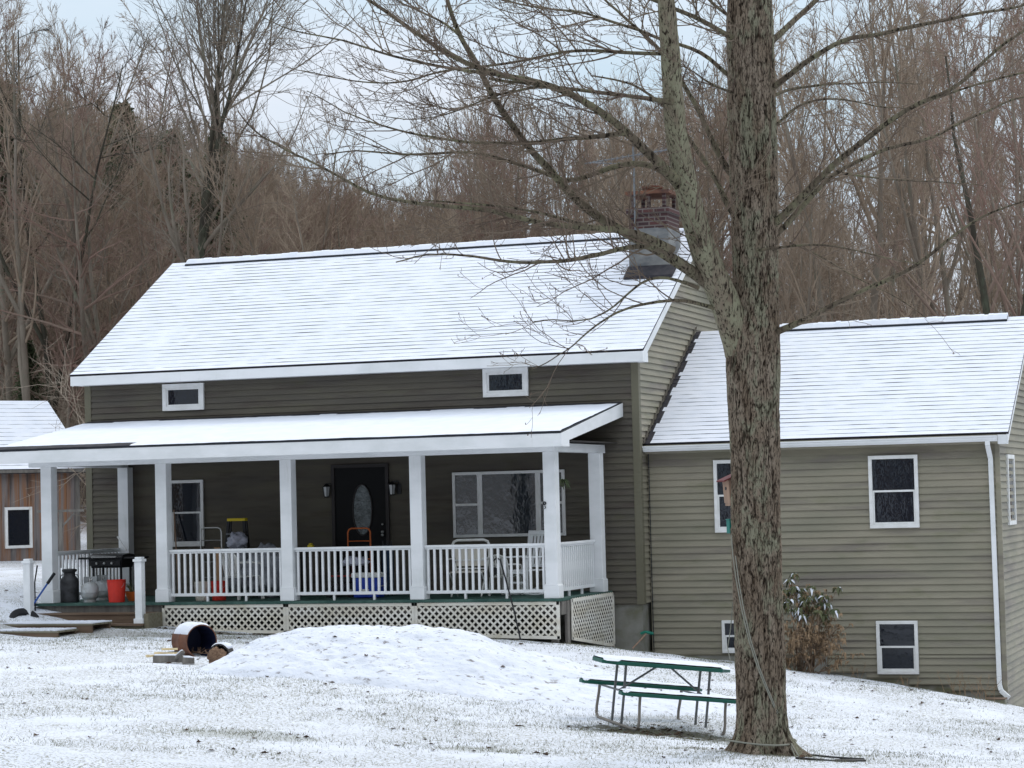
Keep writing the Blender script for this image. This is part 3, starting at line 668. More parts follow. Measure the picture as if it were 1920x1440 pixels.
# railing
def railing(p0, p1, zt=.876, n=None, plane=None):
    p0 = Vector(p0); p1 = Vector(p1); d = p1-p0; Lr = d.length; d.normalize(); nrm = d.cross(Vector((0,0,1)))
    mb = MB(); mb.bar(p0+Vector((0,0,zt-.02)), p1+Vector((0,0,zt-.02)), .075, .04); mb.bar(p0+Vector((0,0,zt-.055)), p1+Vector((0,0,zt-.055)), .035, .03)
    rail = mb.build('railing', M['white'], house, bevel=.004)
    mb = MB(); mb.bar(p0+Vector((0,0,.115)), p1+Vector((0,0,.115)), .04, .05)
    for k in (.33, .67):
        q = p0+d*Lr*k; mb.bar(q+Vector((0,0,.0)), q+Vector((0,0,.09)), .035, .035)
    mb.build('bottom_rail', M['white'], rail)
    n = n or int(round(Lr/.112)); first = None
    for i in range(n):
        q = p0+d*(Lr*(i+.5)/n)
        if first is None:
            mb = MB(); mb.box(-.0175, -.0175, .1405, .0175, .0175, zt-.0705); first = mb.build('baluster', M['white'], rail); o = first
        else:
            o = first.copy(); C.objects.link(o); o.parent = rail
        o.location = q; o.rotation_euler = (0, 0, math.atan2(d.y, d.x))
ry_ = by0+.11
railing((COLX[1]+colw+.004, ry_, 0), (COLX[2]-.004, ry_, 0)); railing((COLX[2]+colw+.004, ry_, 0), (COLX[3]-.004, ry_, 0)); railing((COLX[3]+colw+.004, ry_, 0), (COLX[4]-.004, ry_, 0))
railing((-.10, by0+colw+.02, 0), (-.10, -.56, 0), n=19); railing((-9.21, by0+colw+.02, 0), (-9.21, -.06, 0), n=20)
# lattice skirts
def lattice(p0, p1, z0a, z0b, ztop, par):
    p0 = Vector(p0); p1 = Vector(p1); Lr = (p1-p0).length; d = (p1-p0)/Lr; nrm = d.cross(Vector((0,0,1))); hmin = min(z0a, z0b)
    mb = MB(); Hh = ztop-hmin; per = .122; wd = .032
    def zlow(t): return z0a+(z0b-z0a)*t/Lr
    for s_, off in ((1, .004), (-1, .012)):
        k = -Hh-per
        while k < Lr+Hh:
            # line t = k + s*(z-hmin)  (s=1)  or t = k + Hh - (z-hmin)
            pts = []
            for q in range(41):
                z = hmin+Hh*q/40; t = k+(z-hmin) if s_ == 1 else k+Hh-(z-hmin)
                if 0 <= t <= Lr and z >= zlow(t)-.001: pts.append((t, z))
            if len(pts) > 1:
                a, b = pts[0], pts[-1]
                A = p0+d*a[0]+nrm*off; B_ = p0+d*b[0]+nrm*off; A.z = a[1]; B_.z = b[1]
                mb.bar(A, B_, wd, .006, up=nrm)
            k += per
    fr = .05
    mb.hexa([p0+d*0+Vector((0,0,z0a)), p1+Vector((0,0,z0b)), p1-nrm*.0+Vector((0,0,z0b)), p0+Vector((0,0,z0a))]*2) if 0 else None
    def fb(a, b): mb.bar(a+nrm*.012, b+nrm*.012, fr, .02, up=nrm)
    zt_ = ztop-fr/2
    fb(p0+Vector((0,0,zt_)), p1+Vector((0,0,zt_))); fb(p0+Vector((0,0,z0a+.02)), p1+Vector((0,0,z0b+.02)))
    fb(p0+d*.02+Vector((0,0,z0a)), p0+d*.02+Vector((0,0,ztop))); fb(p1-d*.02+Vector((0,0,z0b)), p1-d*.02+Vector((0,0,ztop)))
    return mb.build('lattice_panel', M['lattice'], par)
ly = -D-.012
# split the skirt in panels
prev = -7.0
zl = lambda x: -.46-.16*((x+7)/7)
for nxt in (-4.72, -2.44, .03):
    lattice((prev+.003, ly, 0), (nxt-.003, ly, 0), zl(prev)-.02, zl(nxt)-.02, -.05, house); prev = nxt
lattice((.075, -D+.42, 0), (.075, -.06, 0), -.68, -.95, -.03, house)
mb = MB(); mb.box(.02, -D+.26, -1.0, .07, -D+.38, -.05); mb.build('skirt_post', M['wood_grey'], house)
mb = MB(); mb.box(-.0, -D+.02, -.26, .055, -D+.38, -.05); mb.build('rim_board', M['wood_grey'], house)
# steps
mb = MB()
sx0, sx1 = -9.42, -7.06
mb.box(sx0, -D-.32, -.46, sx1, -D-.07, -.19, 0); mb.box(sx0, -D-.62, -.70, sx1, -D-.325, -.36, 0)
st = mb.build('porch_steps', M['wood_olive'], house)
mb = MB(); mb.box(sx0-.02, -D-.36, -.188, sx1+.02, -D-.062, -.155); mb.box(sx0-.02, -D-.69, -.358, sx1+.02, -D-.325, -.325); mb.build('tread', M['wood_brown'], st, bevel=.004)
mb = MB(); mb.box(sx0+.0, -D-.335, -.322, sx1, -D-.322, -.19); mb.build('riser', M['wood_brown'], st)
mb = MB(); mb.box(sx1+.022, -D-.60, -.62, sx1+.10, -D-.1, -.16); mb.build('stringer', M['wood_olive'], st)
def newel(u0, u1, v):
    x = float(atY((u0+u1)/2, v, -D-.55)[0]); mb = MB(); wd = .065
    y = -D-.55; mb.box(x-wd, y-wd, -.324, x+wd, y+wd, .70); mb.box(x-wd-.02, y-wd-.02, -.323, x+wd+.02, y+wd+.02, -.24)
    mb.box(x-wd-.02, y-wd-.02, .701, x+wd+.02, y+wd+.02, .745); mb.box(x-wd+.005, y-wd+.005, .746, x+wd-.005, y+wd-.005, .78)
    mb.build('newel_post', M['white'], house, bevel=.006)
newel(47, 62, 1168); newel(256, 271, 1168)

# wall things under the porch
YW = -.03
win_px(318, 901, 384, 1024, YW, fw=.055, prj=.04)
# picture window: one frame of three lights
def picture_window():
    a = atY(849, 886, YW); b = atY(1062, 1008, YW); x0, x1, z0, z1 = a[0], b[0], float(b[2])-.02, float(a[2])
    z0 = float(atY(855, 1008, YW)[2]); xm1 = float(atY(902, 950, YW)[0]); xm2 = float(atY(1010, 950, YW)[0])
    o0, o1 = YW-.05, YW; mb = MB(); fw = .05
    mb.box(x0, o0, z0, x1, o1, z0+fw); mb.box(x0, o0, z1-fw, x1, o1, z1)
    for (q, w_) in ((x0, fw), (xm1-.05, .09), (xm2-.04, .09), (x1-fw, fw)): mb.box(q, o0+.002, z0+fw, q+w_, o1, z1-fw)
    wd = mb.build('picture_window', M['wframe'], house, bevel=.004)
    for (qa, qb, gl) in ((x0+fw, xm1-.05, 'glass_wavy'), (xm1+.04, xm2-.04, 'glass_wavy'), (xm2+.05, x1-fw, 'glass_wavy')):
        mb = MB(); mb.box(qa, YW-.02, z0+fw, qb, YW, z1-fw); mb.build('pane', M[gl], wd)
    zm = (z0+z1)/2
    for (qa, qb) in ((x0+fw, xm1-.05), (xm2+.05, x1-fw)): mb = MB(); mb.box(qa, YW-.034, zm-.02, qb, YW-.02, zm+.02); mb.build('sash', M['wframe'], wd)
picture_window()
# front door with oval light
def door():
    a = atY(628, 878, YW); b = atY(726, 1010, YW); x0, x1 = float(a[0]), float(b[0]); z1 = float(a[2]); xc = (x0+x1)/2
    mb = MB(); mb.box(x0, YW-.02, 0, x1, YW, z1); dr = mb.build('front_door', M['door'], house)
    M['doorframe'] = mat('door_frame', (.03,.025,.025), .5)
    mb = MB(); mb.box(x0-.06, YW-.045, 0, x0-.001, YW, z1+.06); mb.box(x1+.001, YW-.045, 0, x1+.06, YW, z1+.06); mb.box(x0, YW-.045, z1+.001, x1, YW, z1+.06); mb.build('door_frame', M['doorframe'], dr)
    c = atY(681, 956, YW); t = atY(681, 912, YW); rh = float(t[2]-c[2])*1.06; rw = .17; n = 40
    cx, cz = float(c[0]), float(c[2])
    mb = MB(); pl = [(cx+rw*math.cos(2*math.pi*i/n), cz+rh*math.sin(2*math.pi*i/n)) for i in range(n)]; mb.prism(pl, 'y', YW-.032, YW-.021); mb.build('oval_glass', M['oval'], dr)
    mb = MB(); mb.tube([(cx+(rw+.01)*math.cos(2*math.pi*i/n), YW-.035, cz+(rh+.01)*math.sin(2*math.pi*i/n)) for i in range(n+1)], .014, 6); mb.build('oval_frame', M['doorframe'], dr)
    mb = MB()
    for vv in (983, 997, 1003):
        k = atY(717, vv, YW-.06); mb.sphere(k, .028 if vv != 983 else .02, 8)
    mb.build('handle', M['steel'], dr, smooth=True)
door()
def sconce(u, v):
    p = atY(u, v, YW-.09); mb = MB(); x, y, z = map(float, p)
    mb.lathe([(.0, .13), (.03, .115), (.075, .075), (.07, .07)], 6, (x, y, z)); mb.lathe([(.045, -.12), (.06, -.11), (.045, -.105)], 6, (x, y, z))
    for i in range(6):
        a = i*math.pi/3; mb.bar((x+.045*math.cos(a), y+.045*math.sin(a), z-.11), (x+.07*math.cos(a), y+.07*math.sin(a), z+.07), .008, .008)
    mb.box(x+.06, YW-.015, z-.10, x+.14, YW, z+.08); mb.bar((x, y, z+.12), (x+.09, YW-.01, z+.13), .016, .016); mb.bar((x+.09, YW-.01, z+.13), (x+.1, YW-.01, z), .016, .016)
    o = mb.build('wall_sconce', M['blackmetal'], house)
    mb = MB(); mb.lathe([(.042, -.10), (.065, .065)], 6, (x, y, z)); mb.build('sconce_glass', M['sconce_glass'], o)
M['sconce_glass'] = mat('cloudy_glass', (.35,.36,.36), .1, spec=1)
sconce(612, 920); sconce(735, 916)

# chimney, stove cap and antenna
def chimney():
    c = atY(1228, 470, 2.75); cx = float(c[0]); y0, y1 = 2.35, 3.15; w2 = .36
    zb = ZF1; z1 = float(atY(1228, 398, y0)[2]); 
    mb = MB(); mb.box(cx-w2, y0, zb, cx+w2, y1, z1); ch = mb.build('chimney', M['brick'], house)
    zc = float(atY(1228, 452, y0)[2]); zd = float(atY(1228, 427, y0)[2])
    mb = MB(); mb.box(cx-w2-.012, y0-.012, zb, cx+w2+.012, y1+.012, zd); mb.build('chimney_flashing', M['flash'], ch)
    z2 = z1
    mb = MB(); mb.box(cx-w2-.04, y0-.04, z2, cx+w2+.04, y1+.04, z2+.09); 
    mb.build('chimney_crown', M['brick'], ch)
    for (a, b) in ((-w2+.04, y0+.04), (w2-.10, y0+.04), (-w2+.04, y1-.1), (w2-.10, y1-.1), (-.03, y0+.04)): mb = MB(); mb.box(cx+a, b, z2+.09, cx+a+.06, b+.06, z2+.34); mb.build('cap_support', M['brick'], ch)
    mb = MB(); mb.box(cx-w2-.05, y0-.05, z2+.341, cx+w2+.05, y1+.05, z2+.40)
    mb.build('cap_slab', M['rust'], ch)
    mb = MB(); mb.lathe([(.17, z2+.401), (.17, z2+.47), (.19, z2+.48), (.19, z2+.52), (.001, z2+.53)], 16, (cx-.02, (y0+y1)/2, 0)); mb.build('flue_tile', M['flue'], ch)
    # antenna
    p = atY(1191, 420, 2.3); ax, ay = float(p[0]), 2.3
    zt_ = float(atY(1191, 262, 2.3)[2]); zb_ = float(atY(1191, 420, 2.3)[2])
    mb = MB(); mb.tube([(ax, ay, zb_-.1), (ax, ay, zt_)], .018, 8); an = mb.build('tv_antenna', M['alu'], house)
    mb = MB(); mb.bar((ax, ay, zb_+.1), (cx-w2, ay+.05, zb_+.1), .02, .02); mb.build('antenna_bracket', M['blackmetal'], an)
    mb = MB(); a = Vector(atY(1118, 312, 2.3)); b = Vector(atY(1232, 283, 3.3)); a.y = 1.6
    a = Vector((ax-.78, ay-.45, float(a.z))); b = Vector((ax+.55, ay+.3, float(atY(1240, 275, 2.3)[2])-.02))
    mb.tube([a, b], .012, 6); d = (b-a).normalized(); pr = d.cross(Vector((0,0,1))).normalized()
    for i in range(15):
        q = a+(b-a)*(i+.3)/15; l_ = .16+.36*i/15; mb.tube([q-pr*l_, q+pr*l_], .006, 5)
    b2 = b+Vector((-.1, 0, -.28)); mb.tube([a+Vector((.1, 0, .01)), b2], .010, 6)
    for i in range(8): q = a+(b2-a)*(i+2)/10; mb.tube([q-pr*.3, q+pr*.3], .005, 5)
    mb.build('antenna_boom', M['alu'], an)
    # cricket of bare roof under the chimney
    mb = MB(); zz = ZF1+KP*(y0-.28+EO)+.01
    mb.prism([(y0-.34, zz-.02), (y0-.02, zz+.16), (y0-.02, zz+.24), (y0-.34, zz+.03)], 'x', cx-w2-.03, cx+w2+.15); mb.build('chimney_apron', M['shingle'], ch)
chimney()

# ------------------------------------------------------------------ trees
def tubes_np(lines, sides_fn=lambda r: 3 if r < .02 else (5 if r < .06 else 8)):
    """lines: list of (P (n,3), r (n,)) -> V, F quads"""
    Vs, Fs = [], []; b = 0
    for P_, r_ in lines:
        P_ = np.asarray(P_, float); r_ = np.asarray(r_, float); n = len(P_); k = sides_fn(r_[0])
        T = np.gradient(P_, axis=0); T /= np.linalg.norm(T, axis=1)[:, None]+1e-9
        m0 = T.mean(0); ref = np.array([1., 0, 0]) if abs(m0[0]) < .7*np.linalg.norm(m0)+1e-6 else np.array([0, 1., 0])
        if abs(m0[2]) < .5*np.linalg.norm(m0): ref = np.array([0, 0, 1.])
        A = np.cross(T, ref); A /= np.linalg.norm(A, axis=1)[:, None]+1e-9; B_ = np.cross(T, A)
        an = np.arange(k)*2*np.pi/k
        V_ = P_[:, None]+r_[:, None, None]*(A[:, None]*np.cos(an)[None, :, None]+B_[:, None]*np.sin(an)[None, :, None])
        Vs.append(V_.reshape(-1, 3)); i = np.arange(n-1)[:, None]*k; j = np.arange(k)[None]; j2 = (j+1) % k
        Fs.append(np.stack([b+i+j, b+i+j2, b+i+k+j2, b+i+k+j], -1).reshape(-1, 4)); b += n*k
    return np.concatenate(Vs), np.concatenate(Fs)
def unit(v): return v/(np.linalg.norm(v)+1e-9)
def branch(rg, p, d, ln, r0, r1, nseg, wander, lift):
    P_ = [p]; d = unit(d)
    for i in range(nseg):
        d = unit(d+rg.normal(0, wander, 3)+np.array([0, 0, lift])); P_.append(P_[-1]+d*ln/nseg)
    return np.array(P_), np.linspace(r0, r1, nseg+1)
def side_dir(rg, t, ang, az=None):
    a = unit(np.cross(t, [0, 0, 1.] if abs(t[2]) < .95 else [1., 0, 0])); b = np.cross(t, a)
    az = rg.uniform(0, 2*np.pi) if az is None else az
    return unit(t*math.cos(ang)+(a*math.cos(az)+b*math.sin(az))*math.sin(ang))
def forest_tree(seed, h=15, r=.15, nb=30, first=.3, blen=3.2, ang=.65, lift=.10, n2=8, n3=6, fork=0, twr=.007, fk=(3, 7), fa=(.25, .5)):
    rg = np.random.default_rng(seed); trunk = []; crown = []
    base = np.array([0, 0, -.4]); d = unit(np.array([rg.normal(0, .05), rg.normal(0, .05), 1]))
    stems = [branch(rg, base, d, h, r, .02, 14, .035, .01)]
    for k in range(fork):
        P_, R_ = stems[0]; i = int(rg.integers(*fk)); stems.append(branch(rg, P_[i], side_dir(rg, d, rg.uniform(*fa)), h*(1-i/15)*.95, R_[i]*.8, .015, 11, .05, .05))
    trunk += stems
    for P_, R_ in stems:
        hh = h
        for i in range(nb//len(stems)):
            t = first+(1-first)*((i+rg.random())/(nb//len(stems)))**.9; t = min(t, .985)
            x = t*(len(P_)-1); k = int(x); p = P_[k]+(P_[k+1]-P_[k])*(x-k); tg = unit(P_[k+1]-P_[k]); rr = R_[k]
            ln = blen*(1.15-.8*t)*rg.uniform(.6, 1.25)
            b1, r1 = branch(rg, p, side_dir(rg, tg, rg.uniform(ang*.7, ang*1.35)), ln, min(rr*.55, .02+.012*ln), twr, 7, .10, lift); crown.append((b1, r1))
            for j in range(n2):
                y = rg.uniform(.15, .97)*7; q = min(int(y), 6); p2 = b1[q]+(b1[q+1]-b1[q])*(y-q); t2 = unit(b1[q+1]-b1[q])
                l2 = ln*.42*rg.uniform(.5, 1.2)*(1.15-.6*y/7)
                b2, r2 = branch(rg, p2, side_dir(rg, t2, rg.uniform(.4, .9)), l2, .010, twr*.8, 4, .14, lift*1.1); crown.append((b2, r2))
                for c in range(n3):
                    z = rg.uniform(.1, 1)*4; q = min(int(z), 3); p3 = b2[q]+(b2[q+1]-b2[q])*(z-q); t3 = unit(b2[q+1]-b2[q])
                    crown.append(branch(rg, p3, side_dir(rg, t3, rg.uniform(.35, .85)), l2*.5*rg.uniform(.4, 1.1), twr*.75, twr*.5, 2, .15, lift))
    return trunk, crown
def tree_obj(name, data, mt, mc, label, cat, loc, group=None, rz=0, sc_=1):
    tr, crn = data; root = thing(name, label, cat, loc, rz, group)
    Vt, Ft = tubes_np(tr, lambda r: 8); npmesh('trunk', Vt, Ft, mt, root)
    Vc, Fc = tubes_np(crn); npmesh('crown', Vc, Fc, mc, root, smooth=False)
    root.scale = (sc_,)*3
    return root
def copy_tree(o, loc, rz, s, label=None, group=None, cmat=None):
    r = o.copy(); C.objects.link(r); r.location = tuple(map(float, loc)); r.rotation_euler = (0, 0, rz); r.scale = s if isinstance(s, tuple) else (s,)*3
    if label: r['label'] = label
    if group: r['group'] = group
    for ch in list(o.children):
        c = ch.copy(); C.objects.link(c); c.parent = r
    return r
def treepos(u, d):
    p = CAM+d*(FW+(u-960)/FPX*RT); z = float(gz(p[0], p[1])); return np.array([p[0], p[1], z])
def top_h(u, v, d):           # tree height that puts the top at row v
    hor = 934.5-.0245*(u-960); return (hor-v)/FPX*d+CAM[2]-float(treepos(u, d)[2])
H0 = 15
protos = []
specs = [dict(seed=1, nb=46, first=.28, blen=4.6, ang=.62, lift=.10, n2=9, n3=5, fork=1, fk=(5, 9)), dict(seed=2, nb=30, first=.42, blen=5.0, ang=.95, lift=.05, n2=12, n3=6, fork=2, fk=(5, 9), fa=(.3, .6)),
         dict(seed=3, nb=52, first=.18, blen=4.2, ang=1.0, lift=.05, n2=9, n3=6, r=.10), dict(seed=4, nb=42, first=.35, blen=4.9, ang=.45, lift=.10, n2=9, n3=5, fork=2),
         dict(seed=5, nb=46, first=.12, blen=4.4, ang=1.15, lift=.03, n2=9, n3=6, fork=1, r=.19), dict(seed=6, nb=36, first=.5, blen=4.4, ang=.75, lift=.09, n2=12, n3=6, fork=3, fk=(6, 10), r=.12)]
data = [forest_tree(h=H0, **s_) for s_ in specs]
rgF = np.random.default_rng(5)
LBL = {'l': 'bare brown tree in the wooded hillside left of the house', 'c': 'bare grey upright tree behind the long house roof', 'r': 'bare tree in the thicket behind the lower wing roof'}
GRP = {'l': 'bare trees of the left hillside', 'c': 'bare trees behind the main roof', 'r': 'bare trees behind the wing'}
VT = dict(l=([-200,-40,40,110,170,230,300,345,430,520,600,640], [-150,-80,0,60,40,20,110,150,190,230,260,300]),
          c=([600,640,760,860,900,960,1000,1100,1200,1300], [320,320,320,320,290,190,170,190,170,140]),
          r=([1300,1400,1480,1560,1650,1750,1850,2000,2200], [90,60,10,-10,-50,-60,-30,-60,-60]))
made = {}
def put(side, u, d, vt=None, hmin=7):
    if vt is None: vt = float(np.interp(u, *VT[side]))+rgF.uniform(-10, 100)
    h = max(hmin, min(26, top_h(u, vt, d))); k = int(rgF.integers(0, 6)); red = rgF.random() < (.45 if side == 'l' else .15)
    key = (k, red); s_ = h/H0; s3 = (s_*rgF.uniform(.75, .95), s_*rgF.uniform(.75, .95), s_)
    loc = treepos(u, d); rz = rgF.uniform(0, 6.28)
    if key not in made:
        o = tree_obj('bare_tree', data[k], M['fbark'], M['ftwig_red' if red else 'ftwig'], LBL[side], 'tree', loc, GRP[side], rz); o.scale = s3; made[key] = o; return
    copy_tree(made[key], loc, rz, s3, LBL[side], GRP[side])
for u in np.arange(-160, 640, 17):
    put('l', u+rgF.uniform(-9, 9), rgF.uniform(72, 104), vt=None if rgF.random() < .34 else rgF.uniform(230, 470))
for u in np.arange(610, 1330, 14):
    put('c', u+rgF.uniform(-9, 9), rgF.uniform(62, 100))
for u in np.arange(1330, 2080, 18):
    put('r', u+rgF.uniform(-9, 9), rgF.uniform(56, 100), vt=None if rgF.random() < .45 else rgF.uniform(120, 460), hmin=5)
# trees one can tell apart
def bigtree(name, seed, u, d, vt, r, label, mt, mc, w_=1, **k):
    h = top_h(u, vt, d); dd = forest_tree(seed, h=h, r=r, **k)
    return tree_obj(name, dd, M[mt], M[mc], label, 'tree', treepos(u, d), rz=0)
bigtree('bare_tree', 21, 368, 66, -110, .21, 'tall dark trunked tree with a broad fan crown behind the left end of the roof', 'fbark_dark', 'fbark', nb=78, first=.30, blen=6.6, ang=.62, lift=.075, n2=11, n3=6, fork=2, twr=.007, fk=(7, 9), fa=(.10, .24))
bigtree('bare_tree', 22, 130, 74, 20, .13, 'crooked open tree against the sky at the upper left', 'fbark_dark', 'fbark_dark', nb=26, first=.5, blen=5, ang=.9, lift=.05, n2=9, n3=5, fork=2)
bigtree('bare_tree', 23, 205, 72, 200, .12, 'leaning pale barked tree on the left hillside', 'fbark', 'fbark', nb=26, first=.3, blen=4, ang=.8, lift=.05, n2=8, n3=5, fork=1)
bigtree('bare_tree', 24, 560, 68, 250, .14, 'rounded twiggy tree right of the tall dark trunk, above the roof ridge', 'fbark', 'ftwig', nb=46, first=.4, blen=5, ang=.7, lift=.08, n2=9, n3=6, fork=1)
bigtree('bare_tree', 25, 1603, 58, -60, .15, 'tall straight tree with reddish broken limb behind the wing roof', 'fbark', 'ftwig', nb=40, first=.35, blen=4.6, ang=.45, lift=.1, n2=9, n3=6, fork=1)
bigtree('bare_tree', 26, 1890, 54, 60, .16, 'dark leaning tree at the far right above the wing', 'fbark_dark', 'ftwig_red', nb=40, first=.3, blen=5, ang=.7, lift=.06, n2=9, n3=6, fork=2)
bigtree('bare_tree', 27, 5, 76, -60, .15, 'tall tree at the left edge of the photo, branches leaning over the shed', 'fbark', 'ftwig', nb=44, first=.25, blen=5, ang=.8, lift=.04, n2=9, n3=6, fork=1)

# far woods: one mass of trees on the hill, scattered copies joined by geometry nodes
def far_woods(name, mats, idx, pts, label):
    me = bpy.data.meshes.new(name); V_ = np.array([p[:3] for p in pts], np.float32)
    me.vertices.add(len(V_)); me.vertices.foreach_set('co', V_.ravel())
    for nm, col_ in (('sc', 3), ('rz', 4)):
        at = me.attributes.new(nm, 'FLOAT', 'POINT'); at.data.foreach_set('value', np.array([p[col_] for p in pts], np.float32))
    o = bpy.data.objects.new(name, me); C.objects.link(o)
    tr, cn = data[idx]; sel = cn[::2]; Vv, Ff = tubes_np([(a[::2] if len(a) > 6 else a, b[::2] if len(a) > 6 else b) for a, b in tr]+[(a, b*1.7) for a, b in sel], lambda r: 5 if r > .06 else 3)
    pm = bpy.data.meshes.new('far_tree_shape'); po = npmesh('far_tree_shape', Vv, Ff, mats, None, False); C.objects.unlink(po)
    ng = bpy.data.node_groups.new(name, 'GeometryNodeTree'); ng.interface.new_socket('Geometry', in_out='INPUT', socket_type='NodeSocketGeometry'); ng.interface.new_socket('Geometry', in_out='OUTPUT', socket_type='NodeSocketGeometry')
    n = ng.nodes; gi = n.new('NodeGroupInput'); go = n.new('NodeGroupOutput'); ip = n.new('GeometryNodeInstanceOnPoints'); oi = n.new('GeometryNodeObjectInfo'); oi.inputs['Object'].default_value = po
    a1 = n.new('GeometryNodeInputNamedAttribute'); a1.inputs[0].default_value = 'sc'; a2 = n.new('GeometryNodeInputNamedAttribute'); a2.inputs[0].default_value = 'rz'
    cx = n.new('ShaderNodeCombineXYZ'); l = ng.links.new
    l(gi.outputs[0], ip.inputs['Points']); l(oi.outputs['Geometry'], ip.inputs['Instance']); l(a1.outputs[0], ip.inputs['Scale']); l(a2.outputs[0], cx.inputs[2]); l(cx.outputs[0], ip.inputs['Rotation']); l(ip.outputs[0], go.inputs[0])
    md = o.modifiers.new('scatter', 'NODES'); md.node_group = ng
    tag(o, label, 'woodland', kind='stuff'); return o
pts = [[], [], []]
for i in range(2300):
    u = rgF.uniform(-350, 2250); d = rgF.uniform(82, 215)**1.0
    if u > 1250 and rgF.random() < .62 and d > 120: continue
    if u > 1250 and rgF.random() < .6: continue
    p = treepos(u, d); vt = np.interp(u, [-300,0,237,400,528,700,900,1200,1500,1700,2300], [130,180,215,290,338,365,400,430,420,440,440])+rgF.uniform(-25, 60)
    h = min(16, max(6, (934-.0245*(u-960)-vt)/FPX*d+CAM[2]-p[2])) if d > 120 else rgF.uniform(6.5, 9.5)
    if d <= 120: h = min(h, max(4, (934-.0245*(u-960)-vt)/FPX*d+CAM[2]-p[2]))
    pts[int(rgF.integers(0, 3))].append((p[0], p[1], p[2]-.2, h/H0, rgF.uniform(0, 6.28)))
back = []  # unseen trees added behind the camera, tall and dense to block porch sky light
for i in range(520):
    a_ = rgF.uniform(R(150), R(395)); r_ = rgF.uniform(34, 80); p = np.array([CAM[0]-6+r_*math.cos(a_), CAM[1]+r_*math.sin(a_)])
    u_, v_, d_ = camuv((p[0], p[1], 0)); 
    if d_ > -5: continue
    back.append((p[0], p[1], float(gz(p[0], p[1]))-.2, rgF.uniform(1.1, 1.7), rgF.uniform(0, 6.28)))
far_woods('far_woods', M['ftwig'], 5, back, 'unseen bare woods added behind the camera to shade the porch and mirror in the window panes')
far_woods('far_woods', M['ftwig'], 0, pts[0], 'dense brown bare woods rising over the hill behind the house')
far_woods('far_woods', M['ftwig_red'], 4, pts[1], 'reddish tinged bare woods mixed through the hill behind the house')
far_woods('far_woods', M['fbark'], 3, pts[2], 'paler grey bare trunks mixed through the woods on the hill')
# tangled brush low behind the house and the wing
def brush():
    rg = np.random.default_rng(77); lines = []
    for i in range(620):
        if i < 420: u = rg.uniform(1330, 2050); d = rg.uniform(50, 64); hh = rg.uniform(1.8, 5.5)
        else:
            u = rg.uniform(-60, 1300); d = rg.uniform(54, 66); hh = rg.uniform(1.5, 4.2)
            if u < 230: d = rg.uniform(73, 86)
        p = treepos(u, d); hh *= 1.0
        for k in range(3):
            b1 = branch(rg, p+np.array([rg.normal(0,.3), rg.normal(0,.3), -.2]), np.array([rg.normal(0,.4), rg.normal(0,.4), 1]), hh+1.2, .02, .006, 7, .16, -.01); lines.append(b1)
            for j in range(11):
                y = rg.uniform(.25, .98)*7; q = min(int(y), 6); p2 = b1[0][q]+(b1[0][q+1]-b1[0][q])*(y-q); t2 = unit(b1[0][q+1]-b1[0][q])
                b2 = branch(rg, p2, side_dir(rg, t2, rg.uniform(.5, 1.2)), rg.uniform(.6, 1.8), .008, .004, 4, .2, .0); lines.append(b2)
                for c in range(4):
                    q = int(rg.integers(1, 4)); lines.append(branch(rg, b2[0][q], side_dir(rg, unit(b2[0][q+1]-b2[0][q]), rg.uniform(.5, 1.1)), rg.uniform(.2, .7), .005, .003, 2, .2, 0))
    V_, F_ = tubes_np(lines, lambda r: 3); o = npmesh('brush', V_, F_, M['brushm'], None, False); tag(o, 'tangled leafless brush filling the edge of the woods behind the roofs', 'brush', kind='stuff')
M['brushm'] = mat('brush_twig', (.24,.19,.145), .9, noise=((.4,.4,.4), 4), col2=(.36,.30,.24), spec=.08)
brush()
# dark evergreens on the hill
def evergreen(u, d, vt, label, first=[None]):
    rg = np.random.default_rng(3); loc = treepos(u, d); h = top_h(u, vt, d)
    if first[0] is None:
        root = thing('evergreen_tree', label, 'tree', loc); Vt, Ft = tubes_np([(np.array([[0,0,-.3],[0,0,5],[0,0,9.9]]), np.array([.15,.1,.02]))], lambda r: 8); npmesh('trunk', Vt, Ft, M['fbark_dark'], root)
        Vs = []; 
        for i in range(5200):
            t = rg.uniform(.12, 1)**.8; R_ = 2.6*(1-t)**.8*(.55+.45*math.sin(t*60)**2)*rg.uniform(.25, 1); a = rg.uniform(0, 6.28)
            c = np.array([R_*math.cos(a), R_*math.sin(a), 10*t-.18*R_]); dd = unit(np.array([math.cos(a), math.sin(a), rg.normal(-.1,.3)])); s_ = unit(np.cross(dd, [0,0,1]))*rg.uniform(.03,.08)
            l_ = rg.uniform(.15, .35); Vs += [c-s_, c+s_, c+dd*l_+s_*.2+[0,0,rg.normal(0,.05)], c+dd*l_-s_*.2]
        Vs = np.array(Vs); npmesh('crown', Vs, np.arange(len(Vs)).reshape(-1, 4), M['hedge'], root, False); first[0] = root; root.scale = (h/10,)*3; return root
    return copy_tree(first[0], loc, rg.uniform(0,6)+u, h/10, label)
for (u, d, vt, lb) in ((238, 96, 190, 'dark evergreen with a pointed top on the crest of the left hill'), (330, 92, 245, 'evergreen just left of the tall dark trunked tree'), (415, 95, 250, 'evergreen just right of the tall dark trunked tree'),
                       (262, 78, 560, 'small evergreen behind the sloping left edge of the main roof'), (15, 90, 150, 'evergreen at the left edge of the photo on the hilltop'), (55, 74, 640, 'low evergreen in the woods above the shed roof')):
    evergreen(u, d, vt, lb)

